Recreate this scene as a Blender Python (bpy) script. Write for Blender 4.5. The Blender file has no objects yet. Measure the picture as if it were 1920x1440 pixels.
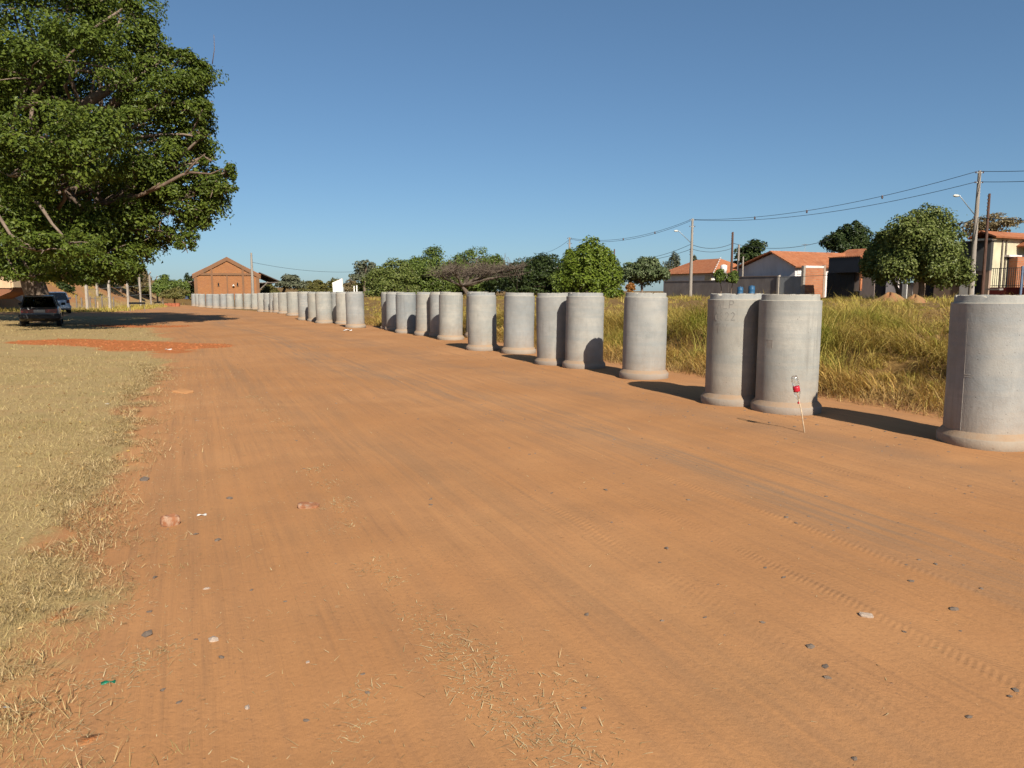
import bpy, math, random
import numpy as np
from mathutils import Vector, Matrix

# ------------------------------------------------------------------ camera, sky, sun, exposure
SC = bpy.context.scene
COL = SC.collection
R = math.radians
F = 1420.0                      # focal length of the photograph in its own pixels (1920 wide)
CH = 1.56                       # eye height
PITCH = math.atan(174.5 / F)
cam_d = bpy.data.cameras.new('camera')
cam_d.sensor_width = 36.0
cam_d.lens = 36.0 * F / 1920.0
cam_d.clip_start = 0.05
cam_d.clip_end = 5000
cam = bpy.data.objects.new('camera', cam_d)
COL.objects.link(cam)
cam.location = (0, 0, CH)
cam.rotation_euler = (math.pi / 2 - PITCH, 0, 0)
SC.camera = cam

SUN_EL = R(33.6)
SUN_AZ = math.atan2(0.353, -0.935)          # towards the sun: right of and behind the camera
wd = bpy.data.worlds.new('World')
SC.world = wd
wd.use_nodes = True
wn = wd.node_tree
bg = wn.nodes['Background']
sky = wn.nodes.new('ShaderNodeTexSky')
sky.sky_type = 'NISHITA'
sky.sun_disc = False
sky.sun_elevation = SUN_EL
sky.sun_rotation = SUN_AZ
sky.air_density = 0.8
sky.dust_density = 0.5
sky.ozone_density = 8.0
sky.altitude = 0
wb = wn.nodes.new('ShaderNodeMixRGB')             # one white balance for the whole sky
wb.blend_type = 'MULTIPLY'
wb.inputs[0].default_value = 1.0
wb.inputs[2].default_value = (0.97, 1.04, 1.0, 1)
gm = wn.nodes.new('ShaderNodeGamma')              # the camera's softer tone, the same over the whole sky
gm.inputs[1].default_value = 0.8
wn.links.new(sky.outputs[0], gm.inputs[0])
wn.links.new(gm.outputs[0], wb.inputs[1])
wn.links.new(wb.outputs[0], bg.inputs[0])
wd.cycles.sampling_method = 'MANUAL'
wd.cycles.sample_map_resolution = 256
bg.inputs[1].default_value = 0.083
sl = bpy.data.lights.new('sun', 'SUN')
sl.energy = 5.0
sl.angle = R(0.53)
sl.color = (1.0, 0.93, 0.82)
sun = bpy.data.objects.new('sun', sl)
COL.objects.link(sun)
sd = Vector((math.sin(SUN_AZ) * math.cos(SUN_EL), math.cos(SUN_AZ) * math.cos(SUN_EL), math.sin(SUN_EL)))
sun.rotation_euler = (-sd).to_track_quat('-Z', 'Y').to_euler()
sun.location = sd * 60
SC.view_settings.view_transform = 'Standard'
SC.view_settings.look = 'None'
SC.view_settings.exposure = 0.68
SC.view_settings.gamma = 1.0
SC.view_settings.use_curve_mapping = False
SC.render.engine = 'CYCLES'
SC.cycles.use_denoising = True
SC.cycles.use_light_tree = False
SC.cycles.max_bounces = 4
SC.cycles.diffuse_bounces = 3
SC.cycles.glossy_bounces = 2
SC.cycles.transmission_bounces = 3
SC.cycles.transparent_max_bounces = 8
SC.cycles.sample_clamp_indirect = 6

random.seed(7)
RNG = np.random.default_rng(11)

# ------------------------------------------------------------------ helpers: pictures to places
cP, sP = math.cos(PITCH), math.sin(PITCH)

def ray(px, py):
    u = (px - 960.0) / F
    v = (720.0 - py) / F
    return np.array([u, cP + v * sP, -sP + v * cP])

def at(px, py, Y):
    d = ray(px, py)
    return np.array([0, 0, CH]) + d * (Y / d[1])

def ss(a, b, x):
    t = np.clip((np.asarray(x, float) - a) / (b - a), 0, 1)
    return t * t * (3 - 2 * t)

def _hash(ix, iy, seed):
    h = (ix.astype(np.int64) * 374761393 + iy.astype(np.int64) * 668265263 + seed * 69069) & 0x7fffffff
    h = ((h ^ (h >> 13)) * 1274126177) & 0x7fffffff
    return ((h ^ (h >> 16)) & 0xffff) / 65535.0

def vnoise(x, y, seed=0):
    x = np.asarray(x, float); y = np.asarray(y, float)
    ix = np.floor(x); iy = np.floor(y)
    fx = x - ix; fy = y - iy
    fx = fx * fx * (3 - 2 * fx); fy = fy * fy * (3 - 2 * fy)
    ix = ix.astype(np.int64); iy = iy.astype(np.int64)
    a = _hash(ix, iy, seed); b = _hash(ix + 1, iy, seed)
    c = _hash(ix, iy + 1, seed); d = _hash(ix + 1, iy + 1, seed)
    return (a + (b - a) * fx) * (1 - fy) + (c + (d - c) * fx) * fy

def fbm(x, y, seed=0, o=4):
    t = 0; amp = 0.5; n = 0
    for k in range(o):
        t = t + amp * vnoise(x, y, seed + k * 17); n += amp
        amp *= 0.5; x = np.asarray(x) * 2.03; y = np.asarray(y) * 2.03
    return t / n

# the line along which the pipes stand: x for a given y
LY = np.array([-80, 7.9, 19.1, 24.4, 32.4, 37, 58, 85, 120, 300, 1000.])
LX = np.array([41.9, 4.95, 0.25, -2.0, -6.2, -8.8, -19, -35, -56, -160, -560.])

def ulat(x, y):                 # distance from the row of pipes, positive over the road
    return (np.interp(y, LY, LX) - x) * 0.915

def fenceline(y):
    return np.where(y > 60, -36 - 0.30 * (y - 60), -36 - 0.5 * (60 - y))

def gh(x, y):                   # height of the ground
    x = np.asarray(x, float); y = np.asarray(y, float)
    u = ulat(x, y)
    z = -0.30 * ss(40, 90, y) * (1 - ss(16, 32, u)) * (1 - ss(3, 25, -u))
    z = z + 0.42 * ss(9, 32, u)
    e = fenceline(y) - x
    z = z + (3.6 * ss(0.5, 8, e) + 2.0 * ss(8, 40, e)) * ss(44, 62, y)
    s = -u
    A = 1 - ss(20, 38, y)
    z = z + 0.24 * A * ss(1.0, 4.2, s) + 0.34 * A * ss(3.0, 3.55, s + 1.5 * (fbm(x * 0.55, y * 0.55, 83, 3) - 0.5)) + 0.85 * ss(4, 30, s)
    z = z + (0.55 * (fbm(x * 0.5, y * 0.5, 3, 3) - 0.5)) * ss(1.2, 4, s) * A
    z = z + 0.05 * (fbm(x * 0.35, y * 0.35, 5, 3) - 0.5) + 0.03 * (fbm(x * 1.6, y * 1.6, 9, 3) - 0.5) * (1 - ss(30, 60, y))
    # worn wheel ruts along the road
    on = ss(0.8, 1.4, u) * (1 - ss(8.2, 9.2, u)) * (1 - ss(25, 45, y))
    for c, w, a in ((1.7, .35, .012), (3.4, .45, .022), (5.7, .4, .018), (7.1, .3, .014)):
        cc = c + 0.08 * np.clip(y - 5, 0, 14) + 0.2 * np.sin(y * 0.21 + c)
        z = z - on * a * np.exp(-((u - cc) / w) ** 2)
    return z

def ground(px, py):
    d = ray(px, py)
    lo, hi = 1.5, 450.0
    for _ in range(5):
        k = np.linspace(lo, hi, 90) if _ else np.geomspace(lo, hi, 160)
        below = CH + d[2] * k < gh(d[0] * k, d[1] * k)
        i = int(np.argmax(below)) if below.any() else len(k) - 1
        lo, hi = k[max(i - 1, 0)], k[i]
    p = d * hi
    return np.array([p[0], p[1], float(gh(p[0], p[1]))])

# ------------------------------------------------------------------ helpers: objects
def tag(o, label=None, cat=None, group=None, kind=None):
    if label: o['label'] = label
    if cat: o['category'] = cat
    if group: o['group'] = group
    if kind: o['kind'] = kind
    return o

def empty(name, loc, rz=0.0, label=None, cat=None, group=None):
    o = bpy.data.objects.new(name, None)
    o.empty_display_size = 0.3
    COL.objects.link(o)
    o.location = [float(c) for c in loc]
    o.rotation_euler = (0, 0, rz)
    return tag(o, label, cat, group)

def link(name, me, mat, parent=None, loc=None):
    o = bpy.data.objects.new(name, me)
    COL.objects.link(o)
    if mat is not None and len(me.materials) == 0: me.materials.append(mat)
    if parent is not None: o.parent = parent
    if loc is not None: o.location = [float(c) for c in loc]
    return o

def copy_tree(o, parent=None):
    c = o.copy()
    COL.objects.link(c)
    c.parent = parent
    for ch in list(o.children): copy_tree(ch, c)
    return c

def mesh_np(name, verts, faces, smooth=False):
    verts = np.ascontiguousarray(verts, dtype=np.float32)
    faces = np.ascontiguousarray(faces, dtype=np.int32)
    me = bpy.data.meshes.new(name)
    nf, k = faces.shape
    me.vertices.add(len(verts)); me.vertices.foreach_set('co', verts.ravel())
    me.loops.add(nf * k); me.loops.foreach_set('vertex_index', faces.ravel())
    me.polygons.add(nf)
    me.polygons.foreach_set('loop_start', np.arange(0, nf * k, k, dtype=np.int32))
    me.polygons.foreach_set('loop_total', np.full(nf, k, dtype=np.int32))
    me.polygons.foreach_set('use_smooth', np.full(nf, smooth, dtype=bool))
    me.update(calc_edges=True)
    return me

class MB:
    """collects shapes that become one mesh"""
    def __init__(s): s.v = []; s.f = []
    def add(s, vs, fs):
        n = len(s.v)
        s.v += [tuple(float(c) for c in p) for p in vs]
        s.f += [tuple(i + n for i in f) for f in fs]
        return s
    def box(s, x0, x1, y0, y1, z0, z1, M=None):
        p = [(x0, y0, z0), (x1, y0, z0), (x1, y1, z0), (x0, y1, z0), (x0, y0, z1), (x1, y0, z1), (x1, y1, z1), (x0, y1, z1)]
        if M is not None: p = [M(*q) for q in p]
        return s.add(p, [(3, 2, 1, 0), (4, 5, 6, 7), (0, 1, 5, 4), (1, 2, 6, 5), (2, 3, 7, 6), (3, 0, 4, 7)])
    def prism(s, poly, a0, a1, M):
        n = len(poly)
        p = [M(a0, *q) for q in poly] + [M(a1, *q) for q in poly]
        f = [tuple(range(n - 1, -1, -1)), tuple(range(n, 2 * n))]
        f += [(i, (i + 1) % n, n + (i + 1) % n, n + i) for i in range(n)]
        return s.add(p, f)
    def slab(s, q, t):
        """a quad or polygon with thickness t downward along its normal"""
        q = [np.array(p, float) for p in q]
        nrm = np.cross(q[1] - q[0], q[2] - q[0]); nrm /= np.linalg.norm(nrm)
        b = [p - nrm * t for p in q]
        n = len(q)
        f = [tuple(range(n)), tuple(range(2 * n - 1, n - 1, -1))]
        f += [((i + 1) % n, i, n + i, n + (i + 1) % n) for i in range(n)]
        return s.add(q + b, f)
    def tube(s, pts, rad, seg=8, cap=True):
        pts = [np.array(p, float) for p in pts]
        if not hasattr(rad, '__len__'): rad = [rad] * len(pts)
        rings = []
        d0 = pts[1] - pts[0]; d0 /= np.linalg.norm(d0) + 1e-9
        ref = np.array([0, 0, 1.]) if abs(d0[2]) < 0.9 else np.array([1., 0, 0])
        vs = []
        for i, p in enumerate(pts):
            d = (pts[min(i + 1, len(pts) - 1)] - pts[max(i - 1, 0)])
            d /= np.linalg.norm(d) + 1e-9
            a = np.cross(d, ref); a /= np.linalg.norm(a) + 1e-9
            b = np.cross(d, a)
            for k in range(seg):
                t = 2 * math.pi * k / seg
                vs.append(p + rad[i] * (a * math.cos(t) + b * math.sin(t)))
        f = []
        for i in range(len(pts) - 1):
            for k in range(seg):
                k2 = (k + 1) % seg
                f.append((i * seg + k, i * seg + k2, (i + 1) * seg + k2, (i + 1) * seg + k))
        if cap:
            f.append(tuple(range(seg - 1, -1, -1)))
            f.append(tuple((len(pts) - 1) * seg + k for k in range(seg)))
        return s.add(vs, f)
    def lathe(s, prof, seg=32, M=None, wob=0.0, close=False):
        vs = []
        for (r, z) in prof:
            for k in range(seg):
                t = 2 * math.pi * k / seg
                rr = r
                if wob: rr = r + wob * (math.sin(3 * t + z * 2) + 0.6 * math.sin(7 * t + 5 * z))
                p = (rr * math.cos(t), rr * math.sin(t), z)
                vs.append(M(*p) if M else p)
        f = []
        n = len(prof)
        for i in range(n - 1 + (1 if close else 0)):
            j = (i + 1) % n
            for k in range(seg):
                k2 = (k + 1) % seg
                f.append((i * seg + k, i * seg + k2, j * seg + k2, j * seg + k))
        if not close:
            if prof[0][0] > 1e-6: f.append(tuple(range(seg - 1, -1, -1)))
            if prof[-1][0] > 1e-6: f.append(tuple((n - 1) * seg + k for k in range(seg)))
        return s.add(vs, f)
    def loft(s, rings, cap=True):
        n = len(rings[0]); vs = [p for r in rings for p in r]; f = []
        for i in range(len(rings) - 1):
            for k in range(n):
                k2 = (k + 1) % n
                f.append((i * n + k, i * n + k2, (i + 1) * n + k2, (i + 1) * n + k))
        if cap:
            f.append(tuple(range(n - 1, -1, -1))); f.append(tuple((len(rings) - 1) * n + k for k in range(n)))
        return s.add(vs, f)
    def mesh(s, name, origin=None, smooth=False, angle=None):
        me = bpy.data.meshes.new(name)
        v = s.v
        if origin is not None:
            o = [float(c) for c in origin]
            v = [(a - o[0], b - o[1], c - o[2]) for a, b, c in v]
        me.from_pydata(v, [], s.f)
        if smooth or angle:
            me.polygons.foreach_set('use_smooth', [True] * len(me.polygons))
            if angle: me.set_sharp_from_angle(angle=R(angle))
        me.update()
        return me
    def build(s, name, mat, parent=None, origin=None, smooth=False, angle=None):
        return link(name, s.mesh(name, origin, smooth, angle), mat, parent)

# ------------------------------------------------------------------ helpers: materials
class NT:
    def __init__(s, name):
        s.m = bpy.data.materials.new(name); s.m.use_nodes = True
        s.t = s.m.node_tree; s.p = s.t.nodes['Principled BSDF']; s.out = s.t.nodes['Material Output']
    def n(s, ty, **kw):
        nd = s.t.nodes.new('ShaderNode' + ty)
        for k, v in kw.items():
            if k.startswith('i_'):
                key = k[2:]
                key = int(key) if key.isdigit() else key
                s.set(nd.inputs[key], v)
            else: setattr(nd, k, v)
        return nd
    def set(s, inp, v):
        if hasattr(v, 'is_output') or isinstance(v, bpy.types.NodeSocket): s.t.links.new(v, inp)
        else: inp.default_value = v
    def coord(s, kind='Object', scale=None):
        c = s.n('TexCoord').outputs[kind]
        if scale is None: return c
        m = s.n('Mapping'); s.set(m.inputs[0], c); m.inputs['Scale'].default_value = scale
        return m.outputs[0]
    def pos(s, scale=None):
        c = s.n('NewGeometry').outputs['Position']
        if scale is None: return c
        m = s.n('Mapping'); s.set(m.inputs[0], c); m.inputs['Scale'].default_value = scale
        return m.outputs[0]
    def noise(s, vec, scale, detail=4, rough=0.55, dist=0.0):
        nd = s.n('TexNoise'); s.set(nd.inputs['Vector'], vec)
        nd.inputs['Scale'].default_value = scale; nd.inputs['Detail'].default_value = detail
        nd.inputs['Roughness'].default_value = rough; nd.inputs['Distortion'].default_value = dist
        return nd.outputs['Fac']
    def ramp(s, fac, stops, interp='LINEAR'):
        nd = s.n('ValToRGB'); s.set(nd.inputs[0], fac); e = nd.color_ramp.elements
        nd.color_ramp.interpolation = interp
        while len(e) < len(stops): e.new(0.5)
        for i, (p, c) in enumerate(stops):
            e[i].position = p
            c = (c, c, c) if not hasattr(c, '__len__') else c
            e[i].color = (*c[:3], 1)
        return nd.outputs[0]
    def mix(s, fac, a, b, mode='MIX'):
        nd = s.n('MixRGB', blend_type=mode)
        for i, v in enumerate((fac, a, b)):
            if hasattr(v, '__len__') and not isinstance(v, bpy.types.NodeSocket): v = (*v[:3], 1)
            s.set(nd.inputs[i], v)
        return nd.outputs[0]
    def math(s, op, a, b=0.0, clamp=False):
        nd = s.n('Math', operation=op, use_clamp=clamp); s.set(nd.inputs[0], a); s.set(nd.inputs[1], b)
        return nd.outputs[0]
    def sep(s, vec):
        nd = s.n('SeparateXYZ'); s.set(nd.inputs[0], vec); return nd.outputs
    def bump(s, h, strength=0.3, dist=0.02, normal=None):
        nd = s.n('Bump'); nd.inputs['Strength'].default_value = strength; nd.inputs['Distance'].default_value = dist
        s.set(nd.inputs['Height'], h)
        if normal is not None: s.set(nd.inputs['Normal'], normal)
        return nd.outputs[0]
    alb = 0.74
    def done(s, col=None, rough=0.8, normal=None, spec=0.3, metal=0.0):
        p = s.p
        if s.alb != 1.0 and col is not None:
            if isinstance(col, bpy.types.NodeSocket): col = s.mix(1.0, col, (s.alb,) * 3, 'MULTIPLY')
            else: col = tuple(c * s.alb for c in col[:3])
        if col is not None:
            if hasattr(col, '__len__') and not isinstance(col, bpy.types.NodeSocket): col = (*col[:3], 1)
            s.set(p.inputs['Base Color'], col)
        s.set(p.inputs['Roughness'], rough)
        p.inputs['Specular IOR Level'].default_value = spec
        p.inputs['Metallic'].default_value = metal
        if normal is not None: s.set(p.inputs['Normal'], normal)
        return s.m

def plain(name, col, rough=0.7, var=0.25, scale=3.0, spec=0.3, metal=0.0, bump=0.0):
    t = NT(name)
    c = t.coord('Object')
    f = t.noise(c, scale, 5, 0.6)
    col2 = tuple(v * (1 - var) for v in col); col3 = tuple(min(1, v * (1 + var * 0.6)) for v in col)
    k = t.ramp(f, [(0.3, col2), (0.7, col3)])
    nm = t.bump(t.noise(c, scale * 12, 3), bump, 0.01) if bump else None
    return t.done(k, rough, nm, spec, metal)

# dirt, shared by ground and road. UV 'road' = (distance from the pipe row, y); colour attribute 'cover' = (lawn, red, field)
DIRT_A = (0.44, 0.205, 0.088)
def mat_ground():
    t = NT('ground_soil'); t.alb = 0.83
    uv = t.n('UVMap', uv_map='road').outputs[0]
    pos = t.pos()
    att = t.n('Attribute', attribute_name='cover')
    rgb = t.n('SeparateColor'); t.set(rgb.inputs[0], att.outputs['Color'])
    lawn, red, field = rgb.outputs[0], rgb.outputs[1], rgb.outputs[2]
    big = t.noise(pos, 0.35, 3, 0.55)
    mid = t.noise(pos, 1.7, 5, 0.6)
    fine = t.noise(pos, 38, 5, 0.7)
    def strs(sx, sy, sc, d=3):
        m = t.n('Mapping'); t.set(m.inputs[0], uv); m.inputs['Scale'].default_value = (sx, sy, 1)
        return t.noise(m.outputs[0], sc, d, 0.6, 0.3)
    streak = strs(7, 0.22, 1.0, 5)
    streak2 = strs(24, 0.5, 1.0, 4)
    col = t.ramp(big, [(0.3, (0.42, 0.197, 0.075)), (0.7, (0.52, 0.262, 0.110))])
    col = t.mix(t.math('MULTIPLY', t.ramp(mid, [(0.35, 0.0), (0.75, 1.0)]), 0.4), col, (0.43, 0.195, 0.078))
    col = t.mix(t.math('MULTIPLY', t.ramp(streak, [(0.42, 0.0), (0.62, 0.60)]), t.ramp(t.noise(pos, 0.5, 3, 0.6), [(0.35, 0.25), (0.65, 1.0)])), col, (0.35, 0.180, 0.084))
    col = t.mix(t.math('MULTIPLY', t.ramp(streak2, [(0.50, 0.0), (0.68, 0.55)]), t.ramp(t.noise(pos, 0.8, 3, 0.6), [(0.42, 0.0), (0.62, 1.0)])), col, (0.31, 0.160, 0.075))
    # grey compacted band that wanders along the road
    s = t.sep(uv)
    u, v = s[0], s[1]
    drift = t.math('MULTIPLY', t.math('MINIMUM', t.math('MAXIMUM', t.math('SUBTRACT', v, 5.0), 0.0), 13.0), 0.14)
    wob = t.math('MULTIPLY', t.math('SUBTRACT', strs(0.4, 0.3, 1.0, 3), 0.5), 1.6)
    def band(c, w):
        a = t.math('ABSOLUTE', t.math('SUBTRACT', t.math('ADD', t.math('SUBTRACT', u, drift), wob), c))
        return t.math('SUBTRACT', 1.0, t.math('DIVIDE', a, w), True)
    g = t.math('MULTIPLY', t.math('MULTIPLY', band(3.15, 0.95), t.ramp(streak, [(0.36, 0.0), (0.60, 1.0)])), t.math('MULTIPLY', t.ramp(streak2, [(0.36, 0.35), (0.60, 1.0)]), t.ramp(t.noise(pos, 0.6, 4, 0.6), [(0.32, 0.25), (0.60, 1.0)])))
    col = t.mix(t.math('MULTIPLY', g, 0.9), col, (0.27, 0.180, 0.112))
    g3 = t.math('MULTIPLY', band(5.6, 0.55), t.ramp(streak, [(0.35, 0.0), (0.6, 1.0)]))
    col = t.mix(t.math('MULTIPLY', g3, 0.4), col, (0.30, 0.175, 0.090))
    g2 = t.math('MULTIPLY', band(1.0, 0.6), t.ramp(mid, [(0.3, 0.1), (0.6, 1.0)]))
    col = t.mix(t.math('MULTIPLY', g2, 0.42), col, (0.26, 0.165, 0.10))
    # grains
    col = t.mix(t.ramp(fine, [(0.30, 0.30), (0.45, 0.0)]), col, (0.22, 0.12, 0.065))
    col = t.mix(t.ramp(fine, [(0.62, 0.0), (0.80, 0.35)]), col, (0.56, 0.33, 0.19))
    vor = t.n('TexVoronoi'); t.set(vor.inputs['Vector'], pos); vor.inputs['Scale'].default_value = 17
    gate = t.noise(pos, 1.1, 3)
    spk = t.math('MULTIPLY', t.ramp(vor.outputs['Distance'], [(0.05, 1.0), (0.13, 0.0)]), t.ramp(gate, [(0.48, 0.0), (0.62, 1.0)]))
    col = t.mix(t.math('MULTIPLY', spk, 0.6), col, (0.16, 0.115, 0.085))
    # freshly turned red earth
    rn = t.ramp(t.math('ADD', red, t.math('MULTIPLY', t.math('SUBTRACT', t.noise(pos, 3.2, 6, 0.65), 0.5), 0.9)), [(0.42, 0.0), (0.62, 1.0)])
    redc = t.ramp(t.noise(pos, 5, 5, 0.65), [(0.3, (0.36, 0.105, 0.028)), (0.7, (0.52, 0.190, 0.060))])
    # lawn soil with thatch
    th = t.noise(pos, 60, 4, 0.7, 0.6)
    lawnc = t.ramp(th, [(0.25, (0.20, 0.125, 0.055)), (0.55, (0.42, 0.31, 0.135)), (0.8, (0.60, 0.47, 0.24))])
    gpatch = t.noise(pos, 0.7, 5, 0.65)
    lawnc = t.mix(t.ramp(gpatch, [(0.50, 0.0), (0.72, 0.40)]), lawnc, (0.25, 0.22, 0.075))
    lawnc = t.mix(t.ramp(t.noise(pos, 1.6, 5, 0.7), [(0.50, 0.0), (0.68, 0.6)]), lawnc, (0.42, 0.255, 0.115))
    ln = t.ramp(t.math('ADD', lawn, t.math('MULTIPLY', t.math('SUBTRACT', t.noise(pos, 2.6, 6, 0.7), 0.5), 1.3)), [(0.35, 0.0), (0.75, 0.9)])
    fieldc = t.ramp(t.noise(pos, 1.3, 6, 0.7), [(0.3, (0.12, 0.062, 0.022)), (0.55, (0.24, 0.145, 0.048)), (0.75, (0.20, 0.150, 0.045))])
    fn = t.ramp(t.math('ADD', field, t.math('MULTIPLY', t.math('SUBTRACT', t.noise(pos, 2.2, 5, 0.65), 0.5), 0.8)), [(0.40, 0.0), (0.62, 1.0)])
    col = t.mix(ln, col, lawnc)
    col = t.mix(fn, col, fieldc)
    col = t.mix(rn, col, redc)
    # relief: stretched tracks, tyre lugs, grit
    h = t.math('ADD', t.math('MULTIPLY', streak2, 0.8), t.math('MULTIPLY', mid, 0.6))
    n1 = t.bump(h, 0.5, 0.035)
    # tyre treads: chevrons that follow the wheel bands
    sway = t.math('MULTIPLY', t.math('SINE', t.math('MULTIPLY', v, 0.33)), 0.10)
    ud = t.math('ADD', t.math('SUBTRACT', u, t.math('MULTIPLY', drift, 0.5)), sway)
    def tread(c, w, sc, gate_scale, skew):
        d_ = t.math('SUBTRACT', t.math('ADD', ud, t.math('MULTIPLY', v, skew)), c)
        e = t.math('ABSOLUTE', d_)
        cv = t.n('CombineXYZ'); t.set(cv.inputs[1], t.math('ADD', v, t.math('MULTIPLY', e, 0.9)))
        wv = t.n('TexWave', wave_type='BANDS', bands_direction='Y', wave_profile='SIN')
        t.set(wv.inputs['Vector'], cv.outputs[0]); wv.inputs['Scale'].default_value = sc; wv.inputs['Distortion'].default_value = 0.8
        wv.inputs['Detail'].default_value = 2
        inside = t.ramp(t.math('DIVIDE', e, w), [(0.6, 1.0), (1.0, 0.0)])
        groove = t.ramp(t.math('DIVIDE', e, w), [(0.0, 0.0), (0.12, 1.0)])
        g_ = t.ramp(t.noise(pos, gate_scale, 3, 0.6), [(0.40, 0.0), (0.60, 1.0)])
        return t.math('MULTIPLY', t.math('MULTIPLY', t.math('MULTIPLY', wv.outputs['Fac'], inside), groove), g_)
    lugs = t.math('ADD', tread(5.25, 0.17, 7.5, 0.55, 0.0), t.math('ADD', tread(4.75, 0.12, 9.0, 0.8, 0.03), t.math('ADD', tread(3.9, 0.13, 8.0, 0.7, 0.0), tread(2.2, 0.13, 8.0, 0.7, -0.02))))
    n2 = t.bump(lugs, 0.16, 0.010, n1)
    n3 = t.bump(t.math('ADD', fine, t.math('MULTIPLY', spk, 0.6)), 0.35, 0.012, n2)
    rclod = t.math('MULTIPLY', rn, t.noise(pos, 9, 5, 0.7))
    n4 = t.bump(rclod, 0.6, 0.03, n3)
    return t.done(col, 0.95, n4, 0.15)

def mat_blades(name, stops, green=None, transl=0.25, scale=0.8, rough=0.6, alb=1.0):
    """grass or leaves: colour varies from piece to piece, with some light passing through"""
    t = NT(name); t.alb = alb
    rnd = t.n('NewGeometry').outputs['Random Per Island']
    col = t.ramp(rnd, stops)
    if green is not None:
        f = t.noise(t.pos(), scale, 4, 0.6)
        a, b, c = green
        col = t.mix(t.ramp(f, [(a, 0.0), (b, 1.0)]), col, t.ramp(rnd, c))
    t.done(col, rough, None, 0.22)
    tr = t.n('BsdfTranslucent'); t.set(tr.inputs[0], col)
    mx = t.n('MixShader'); mx.inputs[0].default_value = transl
    t.set(mx.inputs[1], t.p.outputs[0]); t.set(mx.inputs[2], tr.outputs[0])
    t.t.links.new(mx.outputs[0], t.out.inputs[0])
    return t.m

def mat_concrete():
    t = NT('pipe_concrete'); t.alb = 0.58
    c = t.coord('Object')
    oi = t.n('ObjectInfo').outputs['Random']
    off = t.n('Mapping'); t.set(off.inputs[0], c)
    cmb = t.n('CombineXYZ'); t.set(cmb.inputs[0], t.math('MULTIPLY', oi, 37.0)); t.set(cmb.inputs[1], t.math('MULTIPLY', oi, 91.0))
    t.set(off.inputs['Location'], cmb.outputs[0])
    o = off.outputs[0]
    a = t.noise(o, 1.6, 5, 0.6)
    b = t.noise(o, 9, 6, 0.65)
    band = t.n('Mapping'); t.set(band.inputs[0], o); band.inputs['Scale'].default_value = (0.5, 0.5, 9)
    bn = t.noise(band.outputs[0], 1.5, 4, 0.6)
    pore = t.n('TexVoronoi'); t.set(pore.inputs['Vector'], o); pore.inputs['Scale'].default_value = 21
    pg = t.ramp(t.noise(o, 4, 3), [(0.5, 0.0), (0.62, 1.0)])
    pf = t.math('MULTIPLY', t.ramp(pore.outputs['Distance'], [(0.06, 1.0), (0.15, 0.0)]), pg)
    col = t.ramp(a, [(0.25, (0.35, 0.35, 0.325)), (0.5, (0.46, 0.45, 0.415)), (0.75, (0.58, 0.56, 0.51))])
    col = t.mix(t.ramp(bn, [(0.40, 0.0), (0.62, 0.55)]), col, (0.37, 0.395, 0.395))
    col = t.mix(t.ramp(b, [(0.35, 0.22), (0.55, 0.0)]), col, (0.28, 0.27, 0.25))
    cw = t.ramp(t.noise(o, 1.1, 3), [(0.56, 0.0), (0.72, 0.5)])
    col = t.mix(cw, col, (0.60, 0.565, 0.49))
    drip = t.n('Mapping'); t.set(drip.inputs[0], o); drip.inputs['Scale'].default_value = (9, 9, 0.7)
    dn = t.noise(drip.outputs[0], 1.0, 5, 0.65)
    dg = t.ramp(t.noise(o, 1.3, 3), [(0.42, 0.0), (0.62, 1.0)])
    col = t.mix(t.math('MULTIPLY', t.ramp(dn, [(0.54, 0.0), (0.70, 0.55)]), dg), col, (0.27, 0.26, 0.24))
    col = t.mix(t.math('MULTIPLY', t.ramp(dn, [(0.28, 0.5), (0.42, 0.0)]), dg), col, (0.66, 0.64, 0.58))
    col = t.mix(t.math('MULTIPLY', pf, 0.75), col, (0.14, 0.125, 0.11))
    tint = t.ramp(oi, [(0.0, (0.84, 0.87, 0.90)), (0.35, (1.0, 1.0, 1.0)), (0.7, (1.08, 1.06, 1.0)), (1.0, (1.05, 1.0, 0.92))])
    col = t.mix(1.0, col, tint, 'MULTIPLY')
    # splashed road dust on the foot and settled dust on upward faces
    z = t.sep(c)[2]
    dz = t.math('ADD', z, t.math('MULTIPLY', t.math('SUBTRACT', b, 0.5), 0.35))
    dust = t.ramp(dz, [(0.0, 0.95), (0.16, 0.75), (0.32, 0.35), (0.62, 0.0)])
    nz = t.sep(t.n('NewGeometry').outputs['Normal'])[2]
    dust = t.math('MAXIMUM', t.math('MULTIPLY', dust, 0.55), t.math('MULTIPLY', t.ramp(nz, [(0.25, 0.0), (0.6, 0.95)]), t.ramp(b, [(0.3, 0.7), (0.6, 1.0)])))
    dcol = t.mix(t.ramp(z, [(0.5, 0.0), (1.0, 1.0)]), (0.50, 0.335, 0.205), (0.62, 0.55, 0.44))
    col = t.mix(dust, col, dcol)
    nm = t.bump(t.math('SUBTRACT', t.math('ADD', b, t.noise(o, 60, 4, 0.7)), pf), 0.5, 0.009)
    return t.done(col, 0.92, nm, 0.2)

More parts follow.
